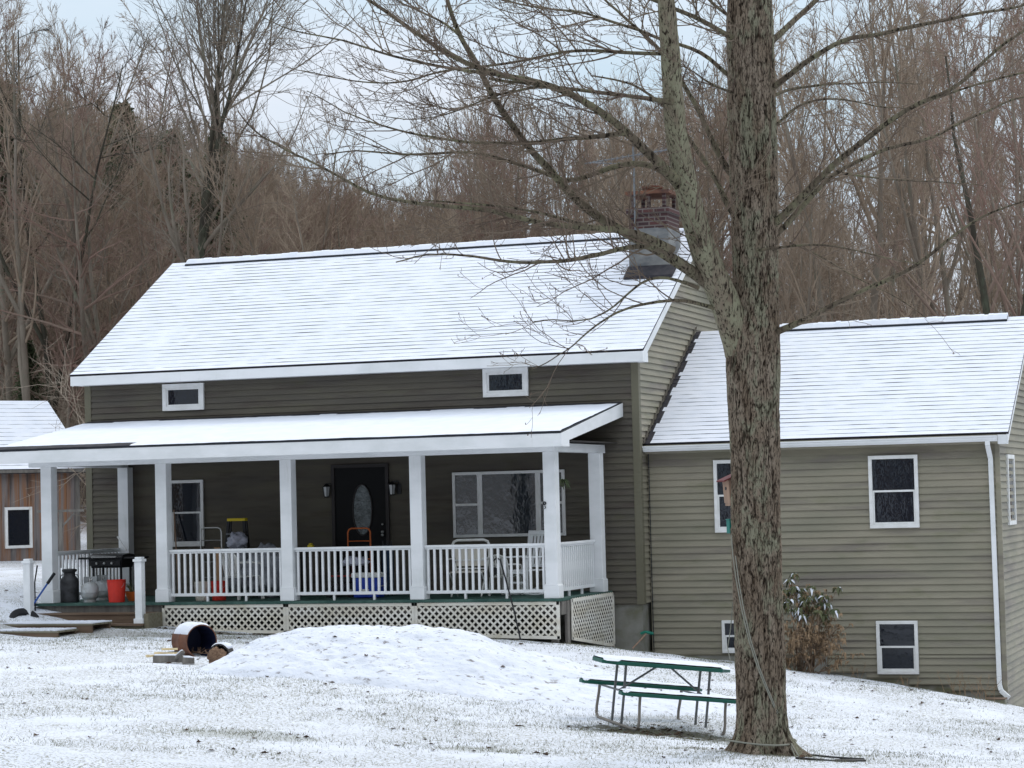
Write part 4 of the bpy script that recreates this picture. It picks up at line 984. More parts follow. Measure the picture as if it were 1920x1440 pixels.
# ---- the big maple in front
def maple():
    DT = 25.0
    base = np.array(pix(1428, 1412, DT), float); root = thing('maple_tree', 'big bare maple with shaggy lichen spotted bark in front of the wing', 'tree', base)
    ROOT = base
    def P(u, v, dd=0): return pix(u, v, DT+dd)
    # trunk: dense displaced surface
    rows = [(1440,1374,1500,1),(1420,1369,1488,1),(1400,1374,1480,1),(1370,1378,1477,1),(1320,1379,1476,1),(1234,1377,1474,1),(1140,1375,1468,1),(1040,1371,1465,1),(940,1369,1463,1),(840,1368,1463,1),(750,1364,1462,1),(690,1360,1463,1),(640,1362,1463,1),(580,1374,1460,1),(500,1374,1459,1),(400,1370,1460,1),(300,1368,1458,1),(200,1364,1455,1),(100,1362,1452,1),(40,1362,1450,1),(-20,1366,1446,1),(-120,1374,1440,1)]
    cs = np.array([P((a+b)/2, v) for v, a, b, _ in rows]); rs = np.array([(b-a)/2/FPX*DT for v, a, b, _ in rows])
    cs[0, 2] -= .1
    zz = cs[:, 2]; n = 760; k = 220; zi = np.linspace(zz[0]-.1, zz[-1], n)
    o = np.argsort(zz); cx = np.interp(zi, zz[o], cs[o, 0]); cy = np.interp(zi, zz[o], cs[o, 1]); rr = np.interp(zi, zz[o], rs[o])
    rr = np.convolve(np.pad(rr, 12, 'edge'), np.ones(25)/25, 'valid')
    th = np.linspace(0, 2*np.pi, k, endpoint=False); TH, ZI = np.meshgrid(th, zi)
    def cyl(fx, fz, o_, sd=0):   # periodic noise: blend two samplings
        a = TH/(2*np.pi)*fx; wv = TH/(2*np.pi)
        f = lambda aa: fbm(aa+sd+1.3*vn(ZI*1.1+sd, aa*.4), ZI*fz, o_)
        return f(a)*(1-sstep(.92, 1, wv))+f(a-fx)*sstep(.92, 1, wv)
    ridg = np.abs(cyl(58, 5.0, 3)*2-1)           # furrows where noise crosses .5
    ridg2 = np.abs(cyl(96, 10, 2, 40)*2-1)
    disp = .014*np.clip(ridg*4.0, 0, 1)+.008*np.clip(ridg2*3.5, 0, 1)+.020*(cyl(12, 2.0, 3, 9)-.5)+.006*(cyl(90, 14, 2, 70)-.5)
    h0 = ZI-base[2]; flare = .17*np.exp(-np.clip(h0, 0, 9)/.13)*(.6+.5*np.cos(TH*5+1.0)+.35*np.cos(TH*3))+.03*np.exp(-np.clip(h0, 0, 9)/.6)*np.cos(TH*4+2)
    Rr = rr[:, None]*.965+disp-.012+flare
    X = cx[:, None]+Rr*np.cos(TH); Y = cy[:, None]+Rr*np.sin(TH)
    V_ = np.stack([X-ROOT[0], Y-ROOT[1], ZI-ROOT[2]], -1).reshape(-1, 3)
    i = np.arange(n-1)[:, None]*k; j = np.arange(k)[None]; F_ = np.stack([i+j, i+(j+1) % k, i+k+(j+1) % k, i+k+j], -1).reshape(-1, 4)
    # bark depth goes to the material as an attribute: furrows are coloured darker
    o_ = npmesh('trunk', V_, F_, M['maple_trunk'], root); at = o_.data.attributes.new('furrow', 'FLOAT', 'POINT'); at.data.foreach_set('value', np.clip(np.minimum(ridg*3.4, .25+ridg2*3.2), 0, 1).ravel().astype(np.float32))
    limbs = []  # (pts px, w0, w1, dd0, dd1)
    def Lb(pts, w0, w1, d0, d1): limbs.append((pts, w0, w1, d0, d1))
    Lb([(1392,660),(1372,600),(1354,550),(1333,510),(1312,450),(1296,390),(1284,335),(1270,260),(1264,200),(1260,100),(1252,0),(1240,-160)], 66, 28, 0, -1.2)
    Lb([(1385,640),(1368,590),(1360,540),(1352,500),(1340,478),(1311,468),(1296,440)], 34, 12, -.1, -.6)
    Lb([(1338,540),(1318,522),(1290,505),(1240,472),(1190,447),(1120,408),(1080,375),(1050,340),(1016,300),(975,255),(955,220),(930,191),(904,135),(880,95),(862,64),(850,35),(840,4),(822,-60)], 28, 9, -.2, -2.2)
    Lb([(1268,338),(1235,305),(1200,274),(1170,240),(1117,202),(1065,172),(1016,154),(930,139),(892,130),(847,109),(799,79),(765,54),(720,22),(690,2),(640,-30)], 22, 7, -.9, -2.8)
    Lb([(930,139),(885,135),(810,122),(742,107),(690,90),(645,75),(592,69),(560,60),(525,56),(491,34)], 8, 2, -2.2, -3.2)
    Lb([(1262,192),(1200,182),(1136,174),(1065,165),(1016,161),(960,150),(915,146)], 12, 7, -1, -1.8)
    Lb([(1175,248),(1117,259),(1065,257),(1020,268),(979,267),(892,268),(836,262),(787,251),(735,242),(690,225),(637,210),(604,180),(574,169)], 11, 2, -1.5, -.6)
    Lb([(1272,350),(1250,322),(1234,311),(1189,301),(1130,318),(1080,340),(1060,345),(1020,321),(949,300),(885,281),(780,289),(690,281),(656,276),(610,285)], 15, 3, -.9, .2)
    Lb([(1262,470),(1200,435),(1117,427),(1016,420),(967,405),(907,390),(832,386),(795,379),(742,371),(701,360),(660,337),(607,307),(547,277),(480,244),(450,200)], 16, 3, -1.0, -3.6)
    Lb([(1100,424),(1016,398),(940,386),(860,380),(790,376)], 8, 3, -1.8, -2.0)
    Lb([(1290,505),(1245,464),(1186,459),(1137,474),(1080,487),(1040,490),(949,493),(904,482),(855,478),(799,472),(740,490)], 14, 3, -.6, -3)
    Lb([(1310,540),(1248,516),(1214,521),(1193,533),(1161,565),(1144,580),(1116,596),(1075,601),(1040,592),(1000,600)], 8, 2, -.4, -1.8)
    Lb([(1340,578),(1283,561),(1248,563),(1214,568),(1179,575),(1155,585),(1127,603),(1102,620),(1082,644),(1040,672),(1026,684),(992,693)], 9, 2, -.2, -2.2)
    Lb([(1370,405),(1352,356),(1342,332),(1311,287),(1290,255),(1270,220),(1230,180),(1180,150),(1110,140)], 16, 4, .1, 1.4)
    Lb([(1367,331),(1343,280),(1317,224),(1300,189),(1275,150),(1245,100),(1200,60),(1150,20),(1110,-20)], 17, 6, .1, 1.2)
    Lb([(1364,69),(1343,52),(1300,32),(1240,10),(1180,-20)], 15, 9, 0, -1)
    Lb([(1362,30),(1334,5),(1313,-15),(1280,-60)], 10, 7, 0, .8)
    Lb([(1364,146),(1334,108),(1300,88),(1240,75),(1200,52),(1150,40),(1100,19),(1005,11),(952,0),(900,-20)], 11, 4, 0, 1.0)
    Lb([(1364,168),(1334,163),(1313,142),(1300,133),(1270,120)], 8, 2, 0, -1)
    Lb([(1255,100),(1200,101),(1117,94),(1054,96),(1005,109),(949,120),(896,126),(850,128),(810,135),(757,156),(701,156),(645,148),(607,139),(574,127),(547,135),(529,116)], 9, 2, -1, .6)
    Lb([(1024,157),(1005,165),(949,172),(892,191),(859,210),(799,225),(750,225),(705,217)], 6, 2, -1.8, -.4)
    Lb([(904,135),(870,71),(840,45),(810,30),(780,22),(742,0)], 8, 4, -2, -1.4)
    Lb([(1451,77),(1472,52),(1502,26),(1528,0),(1570,-50)], 19, 12, 0, 1)
    Lb([(1453,165),(1481,138),(1515,112),(1558,86),(1593,65),(1636,69),(1670,56),(1730,43),(1795,30),(1838,19),(1877,19),(1920,8),(1980,-10)], 15, 5, 0, -2.2)
    Lb([(1452,180),(1472,166),(1515,163),(1558,157),(1601,157),(1679,155),(1730,160)], 9, 2, 0, 1.2)
    Lb([(1456,240),(1472,215),(1498,194),(1541,183),(1584,185),(1644,202),(1700,205)], 9, 2, 0, .9)
    Lb([(1452,424),(1494,379),(1532,340),(1575,297),(1618,267),(1666,232),(1700,207),(1752,185),(1808,164),(1842,125),(1877,95),(1920,65),(1980,30)], 20, 5, 0, -2)
    Lb([(1752,185),(1838,155),(1920,134),(1990,120)], 6, 4, -1, -2)
    Lb([(1454,445),(1494,400),(1541,344),(1580,314),(1623,297),(1666,276),(1722,267),(1765,250),(1808,224),(1860,207),(1894,185),(1920,183),(1980,175)], 15, 4, .1, 1.6)
    Lb([(1580,325),(1640,334),(1700,340),(1780,345),(1850,352)], 6, 2, .8, 1.4)
    Lb([(1455,622),(1475,615),(1507,603),(1550,577),(1601,555),(1657,529),(1709,508),(1739,486),(1774,456),(1817,422),(1855,400),(1920,380),(1980,365)], 16, 3, 0, -1.6)
    Lb([(1420,470),(1464,463),(1541,456),(1601,469),(1670,486),(1740,492)], 7, 2, -.28, -1.5)
    Lb([(1480,455),(1540,480),(1600,520),(1690,560),(1740,600)], 4, 2, .8, .4)
    rg = np.random.default_rng(9)
    big, tw, buds, stemL = [], [], [], []
    def resamp(pts, step=.12):
        P3 = np.array(pts); seg = np.linalg.norm(np.diff(P3, axis=0), axis=1); s_ = np.concatenate([[0], np.cumsum(seg)]); n_ = max(4, int(s_[-1]/step))
        t = np.linspace(0, s_[-1], n_); out = np.stack([np.interp(t, s_, P3[:, q]) for q in range(3)], 1)
        for _ in range(3): out[1:-1] = (out[:-2]+2*out[1:-1]+out[2:])/4
        return out, s_[-1]
    def twigs(Pp, Rr_, L_, dens, lvl, maxl, t0=.12):
        n_ = int(L_*dens)
        for q in range(n_):
            t = t0+(1-t0)*rg.random(); x = t*(len(Pp)-1); a = min(int(x), len(Pp)-2); p = Pp[a]+(Pp[a+1]-Pp[a])*(x-a); tg = unit(Pp[a+1]-Pp[a]); r_ = Rr_[a]
            # side shoots leave mostly sideways within the view and curve upward
            dr = side_dir(rg, tg, rg.uniform(.5, 1.05)); dr[2] = dr[2]*.7+rg.uniform(-.12, .35)
            ln = maxl*rg.uniform(.3, 1)*(1.1-.5*t)
            B_, br_ = branch(rg, p, dr, ln, min(r_*.65, .0040+.0045*ln), .0026, 8 if ln > .5 else 5, .11, rg.uniform(.0, .10)); tw.append((B_, br_))
            if lvl > 0: twigs(B_, br_, ln, max(5.5, dens*1.35) if lvl > 1 else 9, lvl-1, ln*.55, .15)
            elif rg.random() < .5: buds.append(B_[-1])
    for pts_, w0, w1, d0, d1 in limbs:
        if pts_[0][0] > 1450 and w0 > 6 and abs(pts_[0][0]-1455) < 12: pts_ = [(1425, pts_[0][1]+14)]+pts_
        elif 1354 <= pts_[0][0] <= 1371 and w0 < 20: pts_ = [(1395, pts_[0][1]+14)]+pts_
        n_ = len(pts_); P3 = [P(u, v, d0+(d1-d0)*(q/(n_-1))**1.1)-ROOT for q, (u, v) in enumerate(pts_)]
        out, L_ = resamp(P3); m_ = len(out)
        wig = np.cumsum(rg.normal(0, .004, (m_, 3)), 0)*np.linspace(0, 1, m_)[:, None]; out = out+wig
        rad = np.interp(np.linspace(0, 1, m_)**.9, [0, .05, .3, 1], [w0*1.25, w0, w0*.72+w1*.05, w1*.85] if w0 < 40 else [w0*1.1, w0, w0*.8, w1])/2/FPX*DT
        rad = rad*(.82 if w0 < 40 else .92)
        (stemL if w0 > 40 else big).append((out, rad))
        if w0 < 25: twigs(out, rad, L_, (4.4 if pts_[0][1] > 455 else 6.6) if pts_[0][0] < 1400 else 4.2, 2, 1.5 if pts_[0][0] < 1400 else 1.2, .10)
        elif w0 < 40: twigs(out, rad, L_, 4.6, 2, 1.6, .15)
        else: twigs(out, rad, L_, 3.6, 2, 1.4, .1)
    # epicormic shoots on the main trunk
    tp = np.array([P((a+b)/2, v)-ROOT for v, a, b, _ in rows if v < 600]); twigs(tp+0, np.full(len(tp), .2), 2.6, 7, 1, 1.1, .0)
    Vb, Fb = tubes_np(big, lambda r: 14 if r > .04 else 8)
    Vn = Vb+0; nn_ = (fbm(Vn[:, 0]*30+Vn[:, 2]*7, Vn[:, 1]*30-Vn[:, 2]*9, 2)-.5)*.008; Vb = Vb+nn_[:, None]*np.sign(rg.normal(0, 1, Vb.shape))*.3
    npmesh('limbs', Vb, Fb, M['bark_limb'], root)
    Vb, Fb = tubes_np(stemL, lambda r: 28); Vb = Vb+((fbm(Vb[:, 0]*22+Vb[:, 2]*5, Vb[:, 1]*22-Vb[:, 2]*7, 3)-.5)*.03)[:, None]*unit(np.array([.7,-.7,0])); npmesh('second_stem', Vb, Fb, M['bark_stem'], root)
    if buds:
        for b_ in buds: tw.append((np.array([b_, b_+[0, 0, .008], b_+[.002, 0, .02]]), np.array([.003, .006, .002])))
    Vt, Ft = tubes_np(tw, lambda r: 4 if r > .006 else 3); print('maple twigs', len(tw), len(Ft)); npmesh('twigs', Vt, Ft, M['twig'], root, False)
    return root
def maple_mat():
    m_ = bark_mat('maple_trunk_bark', (.150,.112,.080), (.245,.20,.155), (.215,.22,.155), .51, .58, 80, 20, .8, .007); t = m_.node_tree; b = t.nodes['Principled BSDF']
    src = b.inputs['Base Color'].links[0].from_socket
    at = t.nodes.new('ShaderNodeAttribute'); at.attribute_name = 'furrow'; rp = t.nodes.new('ShaderNodeValToRGB'); rp.color_ramp.elements[0].position = .06; rp.color_ramp.elements[1].position = .55
    rp.color_ramp.elements[0].color = (.12,.10,.09,1); rp.color_ramp.elements[1].color = (1,1,1,1)
    mm = t.nodes.new('ShaderNodeMix'); mm.data_type = 'RGBA'; mm.blend_type = 'MULTIPLY'; mm.inputs[0].default_value = 1
    t.links.new(at.outputs['Fac'], rp.inputs[0]); t.links.new(src, mm.inputs[6]); t.links.new(rp.outputs[0], mm.inputs[7]); t.links.new(mm.outputs[2], b.inputs['Base Color']); return m_
M['maple_trunk'] = maple_mat()
maple()

# ------------------------------------------------------------------ ground litter: grass blades and leaves
def scatter_area(rg, n, u0=-60, u1=1980, v0=1190, v1=1460):
    """world points on the ground seen in that part of the yard"""
    X = rg.uniform(-13, 10.5, n); Y = rg.uniform(-17.5, -.2, n)
    return X, Y
def grass():
    rg = np.random.default_rng(31); X, Y = scatter_area(rg, 420000)
    den = np.clip((fbm(X*.55, Y*.8, 4)-.40)*4.5, .08, 1)*np.clip(.35+(fbm(X*3, Y*3, 3)-.35)*2.5, .05, 1)
    for (u, v, d, rx, ry, am) in ((1215,1375,27.9,1.0,.5,2), (470,1383,25,1.1,.35,1.5), (900,1412,24.5,.8,.25,1.2), (1425,1425,24.8,.6,.4,1)):
        p = pix(u, v, d); den += am*np.exp(-((X-p[0])/rx)**2-((Y-p[1])/ry)**2)
    keep = (rg.random(len(X)) < den*.62)
    keep &= ~((Y > -2.9) & (X < .1) & (X > -9.5)); keep &= ~(Y > .3)
    X, Y = X[keep], Y[keep]; Z = gz(X, Y, True); n = len(X); a = rg.uniform(0, 6.28, n); h = rg.uniform(.012, .04, n); w_ = rg.uniform(.002, .0045, n); ln = rg.normal(0, .022, (n, 2))
    P0 = np.stack([X-np.cos(a)*w_, Y-np.sin(a)*w_, Z-.004], 1); P1 = np.stack([X+np.cos(a)*w_, Y+np.sin(a)*w_, Z-.004], 1); P2 = np.stack([X+ln[:, 0], Y+ln[:, 1], Z+h], 1)
    V_ = np.stack([P0, P1, P2], 1).reshape(-1, 3); o = npmesh('grass', V_, np.arange(3*n).reshape(-1, 3), M['grass'], None, False); tag(o, 'frosted grass blades poking through the thin snow of the lawn', 'grass', kind='stuff')
grass()
def leaves():
    rg = np.random.default_rng(32); X, Y = scatter_area(rg, 7500)
    den = np.clip((fbm(X*.4+5, Y*.7, 4)-.38)*2.2, .05, .6)
    for (u, v, d, rx, ry, am) in ((1215,1378,27.8,1.0,.45,3), (470,1383,25,1.2,.3,2), (900,1412,24.5,.9,.25,2), (1425,1425,24.8,.8,.5,2), (450,1410,23.6,.8,.3,1)):
        p = pix(u, v, d); den += am*np.exp(-((X-p[0])/rx)**2-((Y-p[1])/ry)**2)
    den += 1.6*((Y > -.25) & (X > .6)); keep = rg.random(len(X)) < den*.30
    keep &= ~((Y > -2.85) & (X < .1) & (X > -9.5)); X, Y = X[keep], Y[keep]
    ex = [atY(u, 1192+rg.uniform(-6, 8), -3.3) for u in rg.uniform(290, 700, 90)]+[pix(rg.normal(1215, 60), 1378, 27.8+rg.normal(0, .35)) for _ in range(150)]
    X = np.concatenate([X, [e[0] for e in ex]]); Y = np.concatenate([Y, [e[1] for e in ex]]); Z = gz(X, Y, True)+.006+np.where((np.abs(X-_mc[0]) < 4.3) & (np.abs(Y-_mc[1]) < 1.7), np.maximum(0, mound_h(X, Y)), 0)
    vs, fs = [], []
    for x, y, z in zip(X, Y, Z):
        s_ = rg.uniform(.012, .055)*rg.uniform(.6, 1); a = rg.uniform(0, 6.28); c, sn = math.cos(a), math.sin(a); b = len(vs); cu = rg.uniform(.2, .8)*s_
        for (px_, py_, pz_) in ((-1,0,.1),(-.35,.55,.9),(.3,.4,.7),(1,.1,.25),(.35,-.5,.8),(-.3,-.45,.4),(0,0,0)):
            px_ *= s_*rg.uniform(.75, 1.2); py_ *= s_*rg.uniform(.75, 1.2); vs.append((x+px_*c-py_*sn, y+px_*sn+py_*c, z+pz_*cu*rg.uniform(.5, 1.3)))
        for q in range(6): fs.append((b+q, b+(q+1) % 6, b+6))
    o = npmesh('fallen_leaves', vs, fs, M['leafdark'], None, False); tag(o, 'curled dark dead leaves scattered over the snow', 'leaves', kind='stuff')
leaves()

# ------------------------------------------------------------------ shed on the left
def shed():
    d = 60.0; c = pix(151, 1050, d); ang = YAW+R(33.8); zg = float(gz(c[0], c[1]))
    t = thing('shed', 'weathered board shed with a snowy roof at the left edge', 'shed', (c[0], c[1], float(c[2])), ang)
    Ln, Wd, Hh = 6.0, 5.0, 2.28; k = .67
    mb = MB(); rg = random.Random(4); x = -Ln
    while x < -.001:
        w_ = min(.19+rg.random()*.05, -x); mb.box(x+.004, 0, -.5, x+w_-.004, .03+rg.random()*.012-.0, Hh); x += w_
    mb2 = MB(); mb2.box(-Ln, .045, -.5, -.02, Wd, Hh); mb2.prism([(.05, Hh), (Wd/2, Hh+k*Wd/2), (Wd-.0, Hh)], 'x', -Ln, -.02); mb2.build('wall_core', M['barn'], t)
    mb.build('board_wall', M['barn'], t)
    mb = MB(); mb.box(-.12, -.02, -.5, .0, -.001, Hh); mb.build('corner_board', M['wood_grey'], t)
    V_, F_, MI = roof_slope('s', -Ln-.3, .22, -.25, Hh+.02, Wd/2, k, ex=.19); mb = MB(); mb.v = [tuple(map(float, v)) for v in V_]; mb.f = [list(f) for f in F_]; mb.m = MI
    rz_ = Hh+.02+k*(Wd/2+.25); mb.prism([(-.24, Hh), (Wd/2, rz_-.02), (Wd+.25, Hh), (Wd+.25, Hh-.08), (Wd/2, rz_-.12), (-.24, Hh-.08)], 'x', -Ln-.28, .2, 1); mb.build('roof', [M['snow'], M['shingle']], t)
    mb = MB(); mb.box(-Ln-.3, -.255, Hh-.06, .2, -.242, Hh+.015); mb.build('fascia', M['wood_grey'], t)
    # window
    px_ = 1/74.2/math.cos(R(33.8)); x0, x1 = -(151-27)*px_, -(151-71)*px_; z0, z1 = (1050-1024)/74.2, (1050-948)/74.2
    mb = MB(); f = .07; mb.box(x0, -.06, z0, x1, -.0, z0+f); mb.box(x0, -.06, z1-f, x1, 0, z1); mb.box(x0, -.06, z0+f, x0+f, 0, z1-f); mb.box(x1-f, -.06, z0+f, x1, 0, z1-f); w_ = mb.build('window', M['wframe'], t)
    mb = MB(); mb.box(x0+f, -.02, z0+f, x1-f, 0, z1-f); mb.build('pane', M['glass'], w_)
shed()
def clothes_pole():
    b = pix(115, 1040, 56); t = thing('clothes_pole', 'thin wooden clothes pole with a crossbar in front of the shed wall', 'clothes pole', b, YAW)
    mb = MB(); mb.box(-.04, -.04, -.4, .04, .04, 1.0); mb.build('post', M['wood_grey'], t)
    mb = MB(); mb.box(-.55, -.03, 1.001, .55, .03, 1.06); mb.build('crossbar', M['wood_grey'], t)
    for s_ in (-1, 1): mb = MB(); mb.bar((s_*.045, 0, .68), (s_*.34, 0, .99), .04, .04); mb.build('brace', M['wood_grey'], t)
clothes_pole()

# ------------------------------------------------------------------ picnic table
def picnic():
    bl = pix(1236, 1362, 28.6); zc = float(gz(bl[0], bl[1]))-.01
    # long axis runs right and slightly away; the table sits on ground that falls to the right
    X_ = Vector(RT0*math.cos(R(16))+np.array([FW[0], FW[1], 0])/math.hypot(FW[0], FW[1])*math.sin(R(16))); X_ = Vector((X_.x, X_.y, 0)).normalized()
    Y_ = Vector((-X_.y, X_.x, 0)); 
    t = thing('picnic_table', 'green edged picnic table with attached benches under a coat of snow, beside the maple', 'picnic table', (bl[0], bl[1], zc))
    Mx = Matrix((( X_.x, Y_.x, 0), (X_.y, Y_.y, 0), (0, 0, 1))) @ Matrix.Rotation(R(6.5), 3, 'Y') @ Matrix.Rotation(R(1.5), 3, 'X')
    t.rotation_euler = Mx.to_euler(); t.scale = (1.05,)*3
    Lx, Lw = .74, .34
    def slab(name, x0, x1, y0, y1, z, th, ch):
        poly = [(x0+ch, y0), (x1-ch, y0), (x1, y0+ch), (x1, y1-ch), (x1-ch, y1), (x0+ch, y1), (x0, y1-ch), (x0, y0+ch)]
        mb = MB(); mb.prism(poly, 'z', z-th, z); a = mb.build(name, M['tablegreen'], t, bevel=.006)
        i_ = .012; mb = MB(); n1, n2 = 46, 22; xs2 = np.linspace(x0+i_, x1-i_, n1); ys2 = np.linspace(y0+i_, y1-i_, n2); rg = np.random.default_rng(int(abs(y0*100)))
        top = {}
        for i, x in enumerate(xs2):
            for j, y in enumerate(ys2):
                m_ = min(x-x0, x1-x, y-y0, y1-y, (x-x0+y-y0-ch)/1.4, (x1-x+y-y0-ch)/1.4, (x-x0+y1-y-ch)/1.4, (x1-x+y1-y-ch)/1.4)
                h = -.004 if m_ <= i_ else .024*min(1, math.sqrt(m_/.03))+.006*(fbm(x*14, y*14, 2)-.5)
                top[i, j] = len(mb.v); mb.v.append((float(x), float(y), float(z+h)))
        for i in range(n1-1):
            for j in range(n2-1): mb.f.append([top[i, j], top[i+1, j], top[i+1, j+1], top[i, j+1]]); mb.m.append(0)
        mb.build('snow_cover', M['snow'], a, smooth=True); return a
    slab('tabletop', -Lx-.08, Lx, -Lw, Lw, .745, .045, .16)
    slab('bench', -Lx-.02, Lx+.04, -.86, -.60, .44, .04, .07); slab('bench', -Lx-.02, Lx, .60, .86, .44, .04, .07)
    for x in (-.52, .50):
        mb = MB(); r_ = .017
        pts_ = [(x, -.73, .40), (x, -.735, .30), (x, -.77, .14), (x, -.76, .06), (x, -.70, .022), (x, -.62, .017), (x, .62, .017), (x, .70, .022), (x, .76, .06), (x, .77, .14), (x, .735, .30), (x, .73, .40)]
        mb.tube(pts_, r_, 8); mb.build('frame_tube', M['framerust'], t, smooth=True)
        for y in (-.17, .17): mb = MB(); mb.tube([(x, y, .03), (x, y, .35), (x, y*.9, .70)], .016, 8); mb.build('leg', M['tableframe'], t, smooth=True)
        mb = MB(); mb.bar((x, -.73, .395), (x, .73, .395), .025, .02); mb.build('bench_support', M['tableframe'], t)
        s_ = -1 if x < 0 else 1; mb = MB(); mb.bar((x, .0, .40), (x-s_*.42, .0, .69), .02, .02); mb.build('brace', M['tableframe'], t)
picnic()

# ------------------------------------------------------------------ things on and around the porch
def bucket(u0, u1, v1, Y, m_, label, z=0, h=None, name='bucket'):
    a = atY(u0, v1, Y); b = atY(u1, v1, Y); r_ = float(b[0]-a[0])/2; x = float(a[0]+b[0])/2; h = h or r_*2.35
    t = thing(name, label, 'bucket', (x, Y, z)); mb = MB(); mb.lathe([(.001, .002), (r_*.82, .002), (r_*.97, h*.9), (r_, h*.9), (r_*1.0, h*.93), (r_*.95, h*.93), (r_*1.0, h), (r_*.93, h), (r_*.80, .01), (.001, .01)], 24); mb.build('pail', M[m_], t, smooth=True)
    mb = MB(); n = 14; mb.tube([(r_*1.02*math.cos(math.pi*i/n), -.2*r_-.8*r_*math.sin(math.pi*i/n)*.5, h*.86-h*.35*math.sin(math.pi*i/n)) for i in range(n+1)], .003, 5); mb.build('handle', M['steel'], t); return t
bucket(203, 235, 1127, -2.62, 'redplastic', 'red bucket at the front edge of the deck, right of the propane tanks')
bucket(366, 393, 1123, -2.3, 'creamplastic', 'cream bucket behind the railing beside a red one')
bucket(397, 425, 1123, -2.3, 'redplastic', 'red bucket behind the railing under the stepladder')
def planter():
    a = atY(254, 1118, -2.2); t = thing('planter', 'low orange red planter bowl on the deck by the right step post', 'planter', (float(a[0]), -2.2, 0)); mb = MB()
    mb.lathe([(.001,.002),(.12,.002),(.17,.12),(.18,.16),(.16,.16),(.15,.12),(.001,.10)], 20); mb.build('bowl', M['orange'], t, smooth=True)
    mb = MB(); rg = random.Random(2)
    for i in range(14): a_ = rg.random()*6.28; mb.tube([(.06*math.cos(a_), .06*math.sin(a_), .1), (.11*math.cos(a_), .11*math.sin(a_), .22), (.2*math.cos(a_), .16*math.sin(a_), .28+rg.random()*.08)], [.004,.006,.002], 4)
    mb.build('foliage', M['leafgreen'], t)
planter()
def tank(u0, u1, vb, Y, label):
    a = atY(u0, vb, Y); b = atY(u1, vb, Y); r_ = .150; x = float(a[0]+b[0])/2; t = thing('propane_tank', label, 'gas tank', (x, Y, 0), group='propane tanks')
    mb = MB(); mb.lathe([(.001,.035),(.08,.04),(.13,.07),(r_,.12),(r_,.165),(r_+.002,.168),(r_,.171),(r_,.25),(.13,.305),(.09,.33),(.04,.345),(.001,.347)], 28); mb.build('tank_body', M['tank'], t, smooth=True)
    mb = MB(); mb.lathe([(.10,.0),(.105,0),(.105,.05),(.10,.05)], 24); mb.build('foot_ring', M['tank'], t)
    mb = MB()
    mb.lathe([(.10,.32),(.103,.32),(.105,.43),(.10,.435),(.097,.43)], 24, a0=.5, a1=4.2); mb.build('collar', M['tank'], t, smooth=True)
    mb = MB(); mb.tube([(0,0,.34),(0,0,.40)], .018, 8); mb.tube([(0,0,.385),(.05,0,.385)], .014, 8); mb.lathe([(.001,.402),(.028,.402),(.028,.415),(.001,.415)], 12); mb.build('valve', M['steel'], t)
tank(153, 184, 1127, -2.5, 'grey propane tank in front, beside the dark milk can'); tank(178, 205, 1116, -1.75, 'grey propane tank standing behind the front one, under the grill')
def milkcan():
    a = atY(131, 1130, -2.45); t = thing('milk_can', 'tall dark milk can on the deck corner by the left column', 'milk can', (float(a[0]), -2.45, 0)); mb = MB()
    mb.lathe([(.001,.0),(.155,.0),(.16,.02),(.158,.36),(.15,.40),(.10,.455),(.095,.50),(.12,.53),(.001,.53)], 28); mb.build('can_body', M['cancolor'], t, smooth=True)
    mb = MB(); mb.lathe([(.001,.531),(.125,.531),(.13,.56),(.10,.575),(.001,.58)], 24); mb.build('lid', M['cancolor'], t, smooth=True)
    for s_ in (-1, 1): mb = MB(); mb.tube([(s_*.10,0,.47),(s_*.16,0,.47),(s_*.175,0,.42),(s_*.157,0,.385)], .008, 6); mb.build('handle', M['cancolor'], t)
milkcan()
